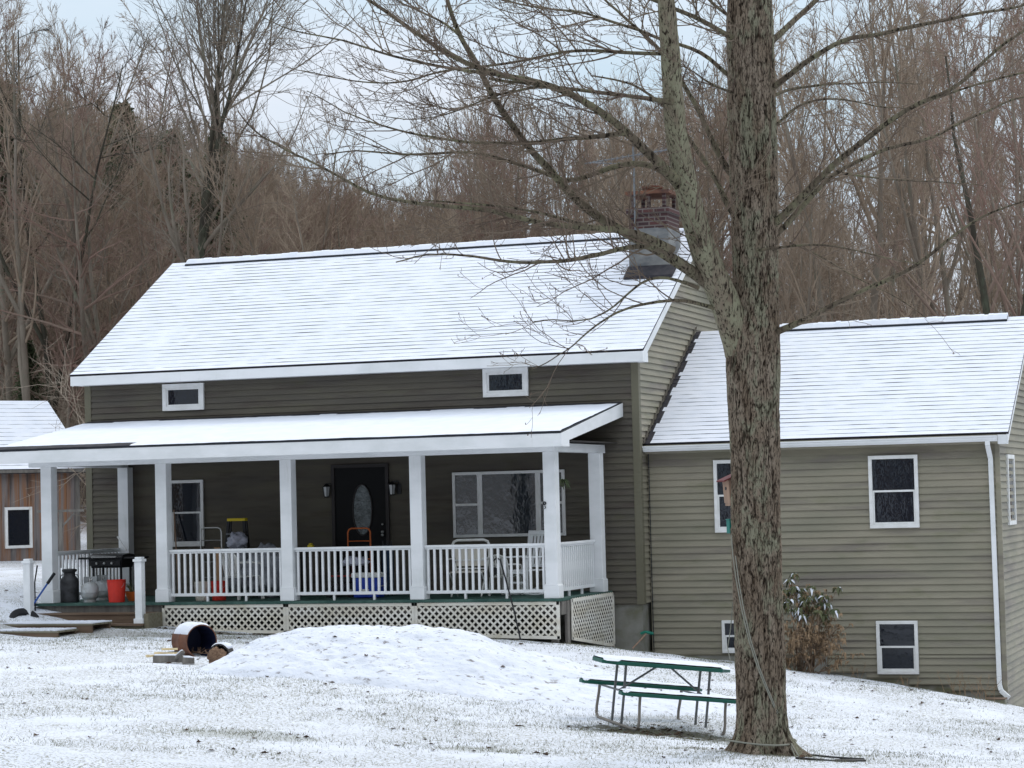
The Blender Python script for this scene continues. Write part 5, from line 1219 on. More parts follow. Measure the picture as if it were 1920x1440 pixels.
def grill():
    Y = -1.55; a = atY(210, 1060, Y); x = float(a[0]); t = thing('gas_grill', 'black gas grill with side shelves standing at the open end of the porch', 'grill', (x, Y, 0))
    mb = MB(); mb.hexa([(-.30,-.2,.56),(.30,-.2,.56),(.30,.2,.56),(-.30,.2,.56),(-.33,-.24,.72),(.33,-.24,.72),(.33,.24,.72),(-.33,.24,.72)]); mb.build('firebox', M['black'], t, bevel=.01)
    mb = MB(); mb.prism([(-.25,.723),(-.25,.75),(-.18,.79),(-.02,.81),(.18,.79),(.25,.74),(.25,.723)], 'x', -.34, .34); mb.build('lid', M['blackmetal'], t, bevel=.01)
    mb = MB(); mb.tube([(-.24,-.25,.74),(-.24,-.30,.75),(.24,-.30,.75),(.24,-.25,.74)], .012, 8); mb.build('handle', M['steel'], t)
    for s_ in (-1, 1): mb = MB(); mb.box(s_*.35, -.22, .715, s_*.62, .2, .745); mb.build('side_shelf', M['black'], t, bevel=.006)
    for s_ in (-1, 1):
        for y in (-.17, .17): mb = MB(); mb.box(s_*.27-.015, y-.015, .0 if s_ > 0 else .07, s_*.27+.015, y+.015, .56); mb.build('leg', M['black'], t)
    mb = MB(); mb.box(-.29,-.19,.12,.29,.19,.14); mb.build('bottom_shelf', M['black'], t)
    for y in (-.2, .2): mb = MB(); mb.lathe([(.001,-.02),(.07,-.02),(.08,0),(.07,.02),(.001,.02)], 18, (-.27, y, .08), (0,1,0)); mb.build('wheel', M['black'], t)
    mb = MB(); mb.box(-.30,-.262,.60,.30,-.242,.69); mb.build('control_panel', M['black'], t)
    for q in (-.15, 0, .15): mb = MB(); mb.lathe([(.022,0),(.02,.03),(.001,.03)], 12, (q, -.262, .645), (0,-1,0)); mb.build('knob', M['steel'], t)
    b = atY(237, 1030, Y+.1); c = atY(220, 1006, Y+.1)
    o = MB(); o.tube([b+np.array([0,0,-.02]), c], .014, 8); q = o.build('grill_brush', M['wframe'], None, org=tuple(map(float, b))); tag(q, 'pale handled brush standing on the right shelf of the grill', 'brush')
grill()
def shovel():
    b = atY(66, 1128, -3.0); g_ = atY(100, 1078, -2.98); t = thing('snow_shovel', 'blue handled shovel leaning on the leftmost column', 'shovel', b); L0 = Vector(g_)-Vector(b); e = L0.normalized()
    mb = MB(); mb.tube([e*-.05, L0*.68], .016, 8); mb.build('shaft', M['blueshovel'], t)
    mb = MB(); mb.tube([L0*.68, L0*1.06], .028, 8); mb.build('grip', M['black'], t)
    mb = MB(); s_ = Vector((0, 1, 0)); n_ = e.cross(s_); 
    for i in range(8):
        a0 = (i-4)/4*.16; a1 = (i-3)/4*.16; q0 = s_*a0+n_*(abs(a0)**2*1.5); q1 = s_*a1+n_*(abs(a1)**2*1.5)
        mb.hexa([e*-.05+q0, e*-.05+q1, e*-.05+q1+n_*.006, e*-.05+q0+n_*.006, e*-.36+q0, e*-.36+q1, e*-.36+q1+n_*.006, e*-.36+q0+n_*.006])
    mb.build('blade', M['blueshovel'], t)
    b = atY(66, 1135, -3.0); c = atY(70, 1060, -2.9); mb = MB(); m_ = (np.array(b)+np.array(c))/2+np.array([-.03, 0, .05]); mb.tube([b+np.array([0,0,-.25]), b, m_, c], .013, 8); o = mb.build('steel_bar', M['blackmetal'], None, org=tuple(map(float, b))); tag(o, 'dark bent bar leaning beside the blue handled shovel', 'bar')
shovel()
def tyre():
    c = pix(46, 1172, 40.0); t = thing('tyre', 'old black tyre standing half sunk in the snow behind the left step post', 'tyre', c, YAW+.2); t.scale = (.9,)*3; t.location.z += .06; mb = MB()
    prof = [(.17,-.06),(.22,-.085),(.27,-.08),(.295,-.05),(.30,0),(.295,.05),(.27,.08),(.22,.085),(.17,.06),(.16,0),(.17,-.06)]; mb.lathe(prof, 36, (0,0,.0), (.25,-.75,.8)); mb.build('tread_ring', M['rubber'], t, smooth=True)
    mb = MB(); mb.lathe([(.158,-.05),(.165,-.055),(.165,.055),(.158,.05)], 30, (0,0,.0), (.25,-.75,.8)); mb.build('bead', M['rubber'], t)
tyre()
def platform():
    for (u0, u1, v, Y0, Y1, th, lb, zo) in ((-70, 172, 1168, -4.25, -3.56, .05, 'snow covered plank platform lying in front of the porch steps', .0), (-70, 108, 1182, -4.95, -4.28, .10, 'ridged snow covered boards on blocks at the lower left, in front of the plank platform', 0)):
        a = atY(u0, v, Y0); b = atY(u1, v, Y0); zt_ = float(b[2]); t = thing('board_platform', lb, 'boards', (float(b[0]), Y0, zt_)); L_ = float(b[0]-a[0])
        mb = MB(); n = 5; wd = (Y1-Y0)/n
        for i in range(n): mb.box(-L_, i*wd+.006, -.04, -.02*i*0, (i+1)*wd-.006, -.012)
        mb.build('planks', M['wood_olive'], t)
        mb = MB(); mb.box(-L_, .02, -.04-th-.08, -.02, .08, -.041); mb.box(-L_, Y1-Y0-.08, -.04-th-.08, -.02, Y1-Y0-.02, -.041)
        mb.build('sleeper', M['wood_brown'], t)
        mb = MB(); nn_ = 60
        for i in range(nn_):
            x0 = -L_+L_*i/nn_; 
            if th > .06 and i % 4 == 3: continue
            mb.box(x0, .012+random.random()*.01, -.0115, x0+L_/nn_, Y1-Y0-.012, .004+random.random()*.006)
        mb.build('snow_cover', M['snow'], t)
platform()
def leaning(name, pts, r_, m_, label, cat, parts=None):
    b = pts[0]; mb = MB(); mb.tube([tuple(map(float, p)) for p in pts], r_, 8); o = mb.build(name, M[m_], None, org=tuple(map(float, b)), smooth=True); tag(o, label, cat); return o
leaning('broom_handle', [atY(334, 1030, -.5)*np.array([1,1,0])+np.array([0,0,.01]), atY(326, 956, -.12)], .014, 'cedar', 'tan wooden pole leaning on the window at the left of the porch wall', 'pole')
def hand_truck(u0, u1, vt, Y, m_, label, hh=None):
    a = atY(u0, vt, Y); b = atY(u1, vt, Y); x0, x1 = float(a[0]), float(b[0]); xc = (x0+x1)/2; w_ = (x1-x0)/2; h = float(a[2]); t = thing('hand_truck', label, 'hand truck', (xc, Y, 0))
    mb = MB(); c = .07; mb.tube([(-w_, 0, .06), (-w_, 0, h-c), (-w_+.02, 0, h-.02), (-w_+c, 0, h), (w_-c, 0, h), (w_-.02, 0, h-.02), (w_, 0, h-c), (w_, 0, .06)], .014, 8); mb.build('frame', M[m_], t, smooth=True)
    mb = MB(); mb.box(-w_, -.22, .02, w_, .0, .03); mb.build('toe_plate', M[m_], t)
    for z in (.35, .62, h-.22): mb = MB(); mb.tube([(-w_, .0, z), (0, .03, z), (w_, .0, z)], .009, 6); mb.build('cross_bar', M[m_], t)
    for s_ in (-1, 1): mb = MB(); mb.lathe([(.02,-.02),(.09,-.025),(.11,0),(.09,.025),(.02,.02)], 20, (s_*(w_+.04), .06, .11), (1,0,0)); mb.build('wheel', M['rubber'], t, smooth=True)
hand_truck(376, 415, 990, -1.1, 'steel', 'grey tube hand truck standing below the left porch window')
hand_truck(652, 694, 991, -.8, 'orange', 'orange framed hand truck in front of the front door')
def stepladder():
    Y = -.75; a = atY(429, 972, Y); b = atY(461, 972, Y); x0, x1 = float(a[0]), float(b[0]); h = float(a[2]); xc = (x0+x1)/2; w_ = (x1-x0)/2; t = thing('stepladder', 'folded stepladder with a yellow top behind the railing', 'stepladder', (xc, Y, 0))
    mb = MB(); mb.box(-w_-.01, -.06, h-.05, w_+.01, .06, h); mb.build('ladder_top', M['yellow'], t, bevel=.008)
    for s_ in (-1, 1): mb = MB(); mb.bar((s_*w_*.9, -.05, h-.05), (s_*(w_+.10), -.12, 0), .03, .05); mb.build('side_rail', M['blackmetal'], t)
    for s_ in (-1, 1): mb = MB(); mb.bar((s_*w_*.9, .05, h-.05), (s_*(w_+.08), .10, 0), .025, .03); mb.build('rear_leg', M['blackmetal'], t)
    for i in range(1, 5): z = h*i/5; w2 = w_+.10*(1-i/5); mb = MB(); mb.box(-w2, -.13+.012*i, z-.012, w2, -.05+.012*i, z+.012); mb.build('step', M['alu'], t)
stepladder()
def box_post():
    a = atY(411, 1110, -1.3); o = MB(); o.box(-.055, -.055, 0, .055, .055, .86); o.box(-.06, -.06, .861, .06, .0, .875); q = o.build('cardboard_tube', M['cardboard'], None, bevel=.004); q.location = (float(a[0]), -1.3, 0); tag(q, 'tall narrow cardboard carton upright behind the red bucket', 'carton')
box_post()
def lump(name, c, r_, m_, label, cat, seed, sq=.8, parts=False):
    rg = np.random.default_rng(seed); n1, n2 = 40, 28; vs = []; fs = []
    for i in range(n2+1):
        ph = math.pi*i/n2
        for j in range(n1):
            th = 2*math.pi*j/n1; x, y, z = math.sin(ph)*math.cos(th), math.sin(ph)*math.sin(th), math.cos(ph)
            f_ = .78+.42*float(mnoise.noise(Vector((x*1.6+seed, y*1.6, z*1.6))))+.16*float(mnoise.noise(Vector((x*5+seed, y*5, z*5))))+.22
            vs.append((x*r_[0]*f_, y*r_[1]*f_, max(-r_[2]*sq, z*r_[2]*f_)))
    for i in range(n2):
        for j in range(n1): fs.append((i*n1+j, i*n1+(j+1) % n1, (i+1)*n1+(j+1) % n1, (i+1)*n1+j))
    o = npmesh(name, vs, [f for f in fs], M[m_], None, True); o.location = tuple(map(float, c)); tag(o, label, cat); return o
a = atY(498, 1085, -1.5); lump('tarp_heap', (a[0], -1.5, .40), (.36,.34,.44), 'greytarp', 'rumpled grey tarp over a heap behind the second railing panel', 'tarp', 4, .91)
a = atY(447, 1070, -1.0); lump('covered_bundle', (a[0], -1.0, .42), (.22,.22,.52), 'greytarp', 'upright bundle wrapped in grey sheeting under the pale plastic bag', 'bundle', 5, .8)
a = atY(446, 1015, -1.0); lump('plastic_bag', (a[0], -1.02, float(a[2])+.0), (.18,.16,.15), 'bagplastic', 'pale shiny plastic bag on top of the bundle by the stepladder', 'bag', 8, .8)
def plastic_chair(u, Y, rz, label, s_=1.0, stack=0, hb=.86):
    a = atY(u, 1110, Y); t = thing('plastic_chair', label, 'chair', (float(a[0]), Y, 0), rz); t.scale = (s_,)*3
    mb = MB(); mb.hexa([(-.22,-.24,.40),(.22,-.24,.40),(.19,.2,.385),(-.19,.2,.385),(-.23,-.25,.425),(.23,-.25,.425),(.20,.21,.405),(-.20,.21,.405)]); mb.build('seat', M['whiteplastic'], t, bevel=.01)
    # arched back with slots
    n = 12; outer = [(-.23, .40)]+[(-.23+0*i, .40+(hb-.53)*i/3) for i in range(1, 4)]+[(-.23*math.cos(math.pi*i/n), hb-.13+.13*math.sin(math.pi*i/n)) for i in range(1, n)]+[(.23, hb-.13), (.23, .40)]
    mb = MB(); yb = lambda z: .20+.10*(z-.4)/.45
    mb.tube([(x, yb(z), z) for x, z in outer], .02, 8)
    for i in range(-3, 4): zt_ = hb-.13+.12*math.sqrt(max(0, 1-(i*.06/.23)**2)); mb.bar((i*.06, yb(.42), .42), (i*.06, yb(zt_), zt_), .034, .01, up=(0,1,0))
    mb.build('backrest', M['whiteplastic'], t, smooth=False)
    for s2 in (-1, 1):
        mb = MB(); mb.tube([(s2*.24, yb(.66), .66), (s2*.27, .0, .66), (s2*.27, -.20, .64), (s2*.26, -.25, .58), (s2*.245, -.25, .41)], .019, 8); mb.build('armrest', M['whiteplastic'], t, smooth=True)
        for y in (-.24, .22): mb = MB(); mb.bar((s2*.22, y, .40), (s2*.25, y*1.12, 0), .045, .035); mb.build('leg', M['whiteplastic'], t)
    return t
plastic_chair(455, -1.9, 2.6, 'white plastic armchair turned away behind the second railing panel', .95)
plastic_chair(948, -1.5, 2.9, 'small white plastic chair left of the rocking chair', .78)
def lawn_chair():
    Y = -1.7; a = atY(849, 1013, Y); b = atY(916, 1013, Y); w_ = float(b[0]-a[0])/2; x = float(a[0]+b[0])/2; h = float(a[2]); t = thing('folding_chair', 'white folding lawn chair with a rounded top in front of the picture window', 'chair', (x, Y, 0), .12)
    mb = MB(); n = 6; c = .09
    arc = [(-w_*.8, -.02, .42), (-w_, 0, h-.25), (-w_, .0, h-c), (-w_+c*.3, 0, h-c*.3), (-w_+c, 0, h), (w_-c, 0, h), (w_-c*.3, 0, h-c*.3), (w_, 0, h-c), (w_, 0, h-.25), (w_*.8, -.02, .42)]
    mb.tube(arc, .022, 8); mb.build('back_frame', M['whiteplastic'], t, smooth=True)
    mb = MB(); mb.hexa([(-w_*.78,-.01,.50),(w_*.78,-.01,.50),(w_*.78,.005,.50),(-w_*.78,.005,.50),(-w_*.92,-.01,h-.09),(w_*.92,-.01,h-.09),(w_*.92,.005,h-.09),(-w_*.92,.005,h-.09)]); mb.build('backrest', M['creamplastic'], t)
    mb = MB(); mb.box(-w_*.8, -.42, .40, w_*.8, -.02, .425); mb.build('seat', M['creamplastic'], t)
    for z in (.46, .60): mb = MB(); mb.box(-w_*.85, -.03, z-.012, w_*.85, -.012, z+.012); mb.build('slat', M['whiteplastic'], t)
    for s_ in (-1, 1):
        mb = MB(); mb.tube([(s_*w_*.85, -.42, .40), (s_*w_*.85, .12, .01)], .014, 8); mb.build('leg', M['whiteplastic'], t); mb = MB(); mb.tube([(s_*w_*.80, -.02, .42), (s_*w_*.80, -.40, .01)], .014, 8); mb.build('leg', M['whiteplastic'], t)
        mb = MB(); mb.box(s_*w_*.95-.02, -.44, .62, s_*w_*.95+.02, .0, .64); mb.build('armrest', M['whiteplastic'], t)
lawn_chair()
def rocker():
    Y = -1.5; a = atY(985, 996, Y); x = float(a[0]); h = float(a[2]); t = thing('rocking_chair', 'white slatted wooden rocking chair by the right corner column', 'rocking chair', (x, Y, 0), -.45)
    for s_ in (-1, 1):
        mb = MB(); mb.tube([(s_*.25, -.42, .07), (s_*.25, -.25, .03), (s_*.25, 0, .015), (s_*.25, .25, .03), (s_*.25, .48, .09)], .016, 6); mb.build('rocker', M['white'], t)
        mb = MB(); mb.box(s_*.25-.02, -.27, .03, s_*.25+.02, -.23, .62); mb.build('leg', M['white'], t)
        mb = MB(); mb.bar((s_*.25, .22, .03), (s_*.25, .36, h-.03), .04, .035); mb.build('back_post', M['white'], t)
        mb = MB(); mb.box(s_*.26-.04, -.32, .621, s_*.26+.04, .25, .645); mb.build('armrest', M['white'], t)
    mb = MB(); mb.bar((-.27, .355, h-.03), (.27, .355, h-.03), .03, .07); mb.build('top_rail', M['white'], t, bevel=.01)
    mb = MB(); mb.bar((-.24, .27, .48), (.24, .27, .48), .025, .05); mb.build('lower_rail', M['white'], t)
    for i in range(6): q = -.19+.076*i; mb = MB(); mb.bar((q, .27, .50), (q, .355, h-.06), .042, .012, up=(0,1,0)); mb.build('back_slat', M['white'], t)
    for i in range(7): y = -.25+.07*i; mb = MB(); mb.box(-.25, y, .405, .25, y+.058, .422); mb.build('seat_slat', M['white'], t)
    mb = MB(); mb.box(-.25, -.26, .36, .25, -.235, .402); mb.box(-.25,-.255,.20,.25,-.24,.23); mb.build('front_rail', M['white'], t)
rocker()
def cooler():
    Y = -1.9; a = atY(668, 1112, Y); b = atY(716, 1112, Y); x = float(a[0]+b[0])/2; w_ = float(b[0]-a[0])/2; t = thing('cooler', 'blue cooler with a white lid behind the middle railing', 'cooler', (x, Y, 0))
    mb = MB(); mb.hexa([(-w_*.92,-.15,.01),(w_*.92,-.15,.01),(w_*.92,.15,.01),(-w_*.92,.15,.01),(-w_,-.17,.34),(w_,-.17,.34),(w_,.17,.34),(-w_,.17,.34)]); mb.build('cooler_body', M['blueplastic'], t, bevel=.012)
    mb = MB(); mb.box(-w_-.012,-.185,.341,w_+.012,.185,.42); mb.build('lid', M['whiteplastic'], t, bevel=.012)
    mb = MB(); mb.tube([(w_+.02,-.1,.33),(w_+.03,-.13,.2),(w_+.03,.1,.2),(w_+.02,.1,.33)], .008, 6); mb.build('handle', M['whiteplastic'], t)
    mb = MB(); mb.box(-.07,-.175,.07,.07,-.158,.15); mb.build('drain_badge', M['whiteplastic'], t)
cooler()
def mower():
    Y = -1.5; a = atY(645, 1105, Y); x = float(a[0]); t = thing('snow_blower', 'small red and black yard machine under a pale cloth beside the cooler', 'yard machine', (x, Y, 0))
    mb = MB(); mb.lathe([(.001,.10),(.20,.10),(.22,.16),(.20,.22),(.10,.24),(.001,.24)], 20); mb.build('deck_housing', M['black'], t, smooth=True)
    mb = MB(); mb.box(-.12,-.12,.24,.12,.12,.42); mb.lathe([(.001,.42),(.09,.42),(.07,.48),(.001,.48)], 16); mb.build('engine', M['blackmetal'], t, bevel=.01)
    mb = MB(); mb.tube([(-.21,-.1,.55),(-.22,-.12,.40),(-.18,-.14,.36),(.18,-.14,.36),(.22,-.12,.40),(.21,-.1,.55)], .013, 8); mb.build('guard_bar', M['redpaint'], t, smooth=True)
    for (q, y) in ((-.2,-.17),(.2,-.17),(-.2,.17),(.2,.17)):
        mb = MB(); mb.lathe([(.02,-.02),(.08,-.022),(.09,0),(.08,.022),(.02,.02)], 18, (q, y, .09), (0,1,0)); w_ = mb.build('wheel', M['rubber'], t); mb = MB(); mb.lathe([(.001,-.024),(.045,-.024),(.045,.024),(.001,.024)], 14, (q, y, .09), (0,1,0)); mb.build('hub', M['steel'], w_)
    a = atY(665, 1052, Y); lump('pale_cloth', (a[0], Y, float(a[2])-.02), (.24,.18,.09), 'bagplastic', 'pale crumpled cloth lying over the yard machine', 'cloth', 12, .6)
mower()
def camp_chair():
    a = atY(728, 1100, -1.2); t = thing('camp_chair', 'folded dark blue camp chair leaning left of the third column', 'camp chair', (float(a[0]), -1.2, 0)); mb = MB()
    M['navy'] = mat('navy_cloth', (.012,.03,.06), .8, bump=((20,20,4), .8, .02)); mb.hexa([(-.09,-.05,.02),(.10,-.05,.02),(.10,.05,.02),(-.09,.05,.02),(-.12,.0,.86),(.09,.0,.86),(.09,.09,.86),(-.12,.09,.86)]); mb.build('cloth', M['navy'], t, bevel=.03)
    for q in (-.08, 0, .08): mb = MB(); mb.tube([(q,-.02,.0),(q-.02,.04,.93)], .010, 6); mb.build('leg', M['blackmetal'], t)
camp_chair()
def yellow_box():
    a = atY(583, 1036, -.9); o = MB(); o.box(-.05,-.04,0,.05,.04,.10); o.box(-.03,-.03,.101,.03,.03,.13); q = o.build('yellow_jug', M['yellow'], None, bevel=.008); 
    s_ = MB(); s_.box(-.16,-.12,.76,.16,.12,.78); 
    t = thing('side_table', 'small dark side table against the wall left of the front door', 'side table', (float(a[0]), -.9, 0)); s_.build('table_top', M['black'], t)
    for (x, y) in ((-.14,-.1),(.14,-.1),(-.14,.1),(.14,.1)): mb = MB(); mb.box(x-.012,y-.012,0,x+.012,y+.012,.76); mb.build('leg', M['black'], t)
    q.location = (float(a[0]), -.9, .781); tag(q, 'small yellow jug on the dark side table left of the door', 'jug')
yellow_box()
def hose():
    p = [atY(924, 1052, -2.45), atY(932, 1046, -2.62), atY(938, 1050, -2.86), atY(952, 1100, -2.95), atY(965, 1150, -3.02), atY(976, 1200, -3.15)]
    mb = MB(); mb.tube(p, .013, 8); b = tuple(map(float, p[-1])); t = thing('black_hose', 'black hose hanging over the railing and down the lattice by the right column', 'hose', b)
    mb.v = [(x-b[0], y-b[1], z-b[2]) for x, y, z in mb.v]; mb.build('hose_line', M['black'], t, smooth=True)
    c = atY(927, 1071, -2.42); mb = MB(); mb.lathe([(.001,-.02),(.055,-.02),(.065,0),(.055,.02),(.001,.02)], 20, tuple(c[i]-b[i] for i in range(3)), (0,-1,0)); mb.build('hose_reel', M['black'], t, smooth=True)
hose()
def hanging_plant():
    Y = -1.9; c = atY(1049, 906, Y); rg = random.Random(5); t = thing('hanging_plant', 'dark withered plant hanging from the porch beam by the right corner', 'hanging plant', c)
    mb = MB(); mb.lathe([(.001,-.07),(.07,-.06),(.10,.0),(.09,0),(.001,-.02)], 16); mb.build('basket', M['terracotta'], t, smooth=True)
    mb = MB(); mb.tube([(0,0,0),(0,0,HB+.14-float(c[2]))], .003, 5); mb.build('hanger', M['blackmetal'], t)
    mb = MB()
    for i in range(110):
        a = rg.random()*6.28; r_ = .09+rg.random()*.10; z = rg.uniform(-.12, .06); mb.tube([(0.04*math.cos(a), .04*math.sin(a), 0), (r_*.7*math.cos(a), r_*.7*math.sin(a), .05+z*.3), (r_*math.cos(a), r_*math.sin(a), z)], [.004,.009,.001], 4)
    mb.build('foliage', M['hedge'], t)
hanging_plant()
def hook():
    a = atY(1021, 946, by0); mb = MB(); x, z = float(a[0]), float(a[2]); y = by0+.006
    mb.lathe([(.012,0),(.03,.0),(.03,.012),(.012,.012)], 12, (x, y, z+.02), (0,-1,0)); mb.tube([(x, y, z-.02), (x+.02, y-.02, z-.05), (x, y-.02, z-.07)], .008, 6); mb.build('column_hook', M['blackmetal'], house)
hook()
def garden_tool():
    a = atY(1186, 1216, -.35); b = atY(1212, 1188, -.12); t = thing('garden_tool', 'green gripped pale stick leaning on the concrete foundation', 'garden tool', a); v = Vector(b)-Vector(a)
    mb = MB(); mb.tube([(0,0,0), v], .014, 8); mb.build('stick', M['cedar'], t); mb = MB(); mb.tube([v+Vector((-.10,0,.0)), v+Vector((-.02,0,.03)), v+Vector((.12,0,.0))], .024, 8); mb.build('grip', M['greenplastic'], t)
garden_tool()

# ------------------------------------------------------------------ things in the yard
def drum():
    d = 34.0; c = np.array(pix(378, 1200, d)); zg = float(gz(c[0], c[1], True)); rad = .235; c[2] = zg+rad*.92
    t = thing('rusty_drum', 'cut down rusty drum lying on its side with its dark open end facing out', 'drum', (c[0], c[1], zg)); ax = Vector(tuple(RT0*.55-np.array([FW[0], FW[1], 0])*.83)).normalized(); o = Vector((0,0,float(c[2])-zg))-ax*0
    mb = MB(); L_ = .50; mb.lathe([(.001,-L_),(rad,-L_),(rad+.008,-L_+.01),(rad,-L_+.02),(rad,-L_*.55),(rad+.009,-L_*.52),(rad,-L_*.49),(rad,-.01),(rad+.010,0),(rad-.006,.0)], 40, o, ax); mb.build('shell', M['rust'], t, smooth=True)
    mb = MB(); mb.lathe([(rad-.007,-.001),(rad-.010,-L_+.02),(.001,-L_+.02)], 40, o, ax); mb.build('inner_wall', M['bluedrum'], t, smooth=True)
    # snow along the top of the shell
    vs, fs = [], []; q = Vector((0,0,1)).rotation_difference(ax); inv = q.inverted(); n1, n2 = 30, 14
    upl = inv@Vector((0,0,1)); a0 = math.atan2(upl.y, upl.x)
    for i in range(n2+1):
        for j in range(n1+1):
            tt = (j/n1-.5)*2; a = a0+tt*.95+.15; e = max(0, 1-abs(tt)**3)*min(1, i/1.5, (n2-i)/1.0+.0); h = .002+.028*e*(.8+.4*random.random()) if 0 < j < n1 and 0 < i < n2 else -.004
            p = o+q@Vector(((rad+.006+h)*math.cos(a), (rad+.006+h)*math.sin(a), -L_+.01+(L_-.02)*i/n2)); vs.append(tuple(p))
    for i in range(n2):
        for j in range(n1): k = i*(n1+1)+j; fs.append((k, k+1, k+n1+2, k+n1+1))
    npmesh('snow_cover', vs, fs, M['snow'], t)
    mb = MB(); rg = random.Random(3)
    for i in range(30):
        p = o+ax*rg.uniform(-.35, -.02)+Vector((rg.uniform(-.15,.15), 0, -rad*.75)); mb.tube([p, p+Vector((rg.uniform(-.15,.15), rg.uniform(-.1,.05), rg.uniform(.0,.1)))], .005, 4)
    mb.build('debris', M['soil'], t)
drum()
def pot():
    d = 32.6; c = np.array(pix(411, 1226, d)); zg = float(gz(c[0], c[1], True)); r_ = .15; t = thing('flower_pot', 'tipped over dark flower pot with a snowy side spilling its root ball', 'flower pot', (c[0], c[1], zg))
    ax = Vector(tuple(-RT0*.35-np.array([FW[0], FW[1], 0])*.9+np.array([0,0,-.12]))).normalized(); o = Vector((0,0,r_*.95))
    mb = MB(); mb.lathe([(.001,-.24),(.10,-.24),(r_-.012,-.04),(r_,-.04),(r_+.006,0),(r_-.008,0),(r_-.02,-.03),(.09,-.22),(.001,-.22)], 30, o, ax); mb.build('pot_shell', M['terracotta'], t, smooth=True)
    ctr = o+ax*.06; s_ = lump('root_ball', (0,0,0), (.13,.13,.13), 'soil', None, None, 21, 1); s_.parent = t; s_.location = tuple(ctr+Vector((0,0,-.03)))
    for k in ('label', 'category'):
        if k in s_: del s_[k]
    vs, fs = [], []; q = Vector((0,0,1)).rotation_difference(ax); upl = q.inverted()@Vector((0,0,1)); a0 = math.atan2(upl.y, upl.x); n1, n2 = 20, 8
    for i in range(n2+1):
        for j in range(n1+1):
            tt = (j/n1-.5)*2; z = -.24+.235*i/n2; rr_ = .10+(r_-.012-.10)*min(1, (z+.24)/.2)+.012; h = .018 if 0 < j < n1 and 0 < i < n2 else -.012
            a = a0+tt*1.0; vs.append(tuple(o+q@Vector(((rr_+h)*math.cos(a), (rr_+h)*math.sin(a), z))))
    for i in range(n2):
        for j in range(n1): k = i*(n1+1)+j; fs.append((k, k+1, k+n1+2, k+n1+1))
    npmesh('snow_cover', vs, fs, M['snow'], t)
pot()
def cage():
    c = np.array(pix(446, 1243, 32.2)); zg = float(gz(c[0], c[1], True)); t = MB(); rg = random.Random(8)
    for k in range(4): r_ = .13-.02*k; t.tube([(r_*math.cos(a*.3142)*1.2+.0, r_*math.sin(a*.3142), .02+.03*k+.03*math.sin(a)) for a in range(21)], .004, 5)
    for k in range(7): a = k*.9; t.tube([(.15*math.cos(a), .13*math.sin(a), .0), (.10*math.cos(a+.3), .09*math.sin(a+.3), .07), (.02, .0, .12)], .004, 5)
    o = t.build('wire_cage', M['fbark_dark'], None); o.location = (c[0], c[1], zg); tag(o, 'crushed rusty wire plant cage beside the flower pot', 'wire cage')
cage()
def woodbits():
    rg = random.Random(12)
    defs = [(315,1228,33.0,.42,.10,.10,.15,'wood_grey','grey split log, biggest of the firewood pieces by the drum'), (336,1222,32.9,.30,.06,.05,-1.0,'wood_grey','grey square stick leaning across the grey split log'),
            (345,1219,33.2,.24,.09,.05,.3,'freshwood','pale short board just left of the drum'), (353,1230,32.8,.17,.11,.09,.2,'wood_grey','small snow topped wood block nearest the flower pot')]
    for (u, v, d, L_, w_, h, a, m_, lb) in defs:
        c = np.array(pix(u, v, d)); zg = float(gz(c[0], c[1], True)); mb = MB(); mb.hexa([(-L_/2,-w_/2,0),(L_/2,-w_/2*.8,0),(L_/2,w_/2,0),(-L_/2,w_/2,0),(-L_/2+.02,-w_/2*.5,h),(L_/2-.01,-w_/2*.7,h*.85),(L_/2,w_/2*.6,h*.9),(-L_/2,w_/2*.8,h)])
        o = mb.build('firewood', M[m_], None, bevel=.006); o.location = (c[0], c[1], zg+.015); o.rotation_euler = (0, 0 if 'leaning' not in lb else -.4, a+YAW); tag(o, lb, 'firewood')
        if 'leaning' in lb: o.location.z += .08
        mb = MB(); n_ = 10
        mb.hexa([(-L_/2+.02,-w_/2*.48,h+.001),(L_/2-.02,-w_/2*.66,h*.86),(L_/2-.02,w_/2*.58,h*.91),(-L_/2+.02,w_/2*.74,h+.001),(-L_/2+.03,-w_/2*.3,h+.02),(L_/2-.03,-w_/2*.5,h*.86+.02),(L_/2-.03,w_/2*.4,h*.9+.02),(-L_/2+.03,w_/2*.5,h+.02)]); mb.build('snow_cover', M['snow'], o, bevel=.006)
    labs = ['longest yellow split slat on the left of the wood scraps', 'yellow slat crossing the longest one', 'short yellow slat on top of the grey log', 'thin yellow slat pointing at the drum', 'yellow slat lowest at the left of the grey log']
    for i, (u, v, a, L_) in enumerate(((300,1219,.1,.40),(308,1216,-.35,.30),(318,1215,.3,.22),(325,1218,-.1,.26),(295,1223,.0,.28))):
        c = np.array(pix(u, v, 33.1)); zg = float(gz(c[0], c[1], True)); mb = MB(); mb.hexa([(-L_/2,-.024,0),(L_/2,-.018,0),(L_/2,.02,0),(-L_/2,.026,0),(-L_/2,-.018,.026),(L_/2,-.014,.03),(L_/2,.016,.028),(-L_/2,.02,.026)])
        o = mb.build('wood_slat', M['freshwood'], None); o.location = (c[0], c[1], zg+.085+.03*(i in (1,2,3))+(.06 if i == 2 else 0)); o.rotation_euler = (0, rg.uniform(-.08,.08), a+YAW); tag(o, labs[i], 'wood slat', 'yellow slats by the drum')
    c = np.array(pix(333, 1208, 34.2)); zg = float(gz(c[0], c[1], True)); mb = MB(); mb.box(-.14,-.02,0,.14,.02,.02); o = mb.build('wood_slat', M['wood_grey'], None); o.location = (c[0], c[1], zg+.03); o.rotation_euler = (0,-.05,YAW); tag(o, 'lone grey slat sticking out just left of the drum', 'wood slat')
woodbits()

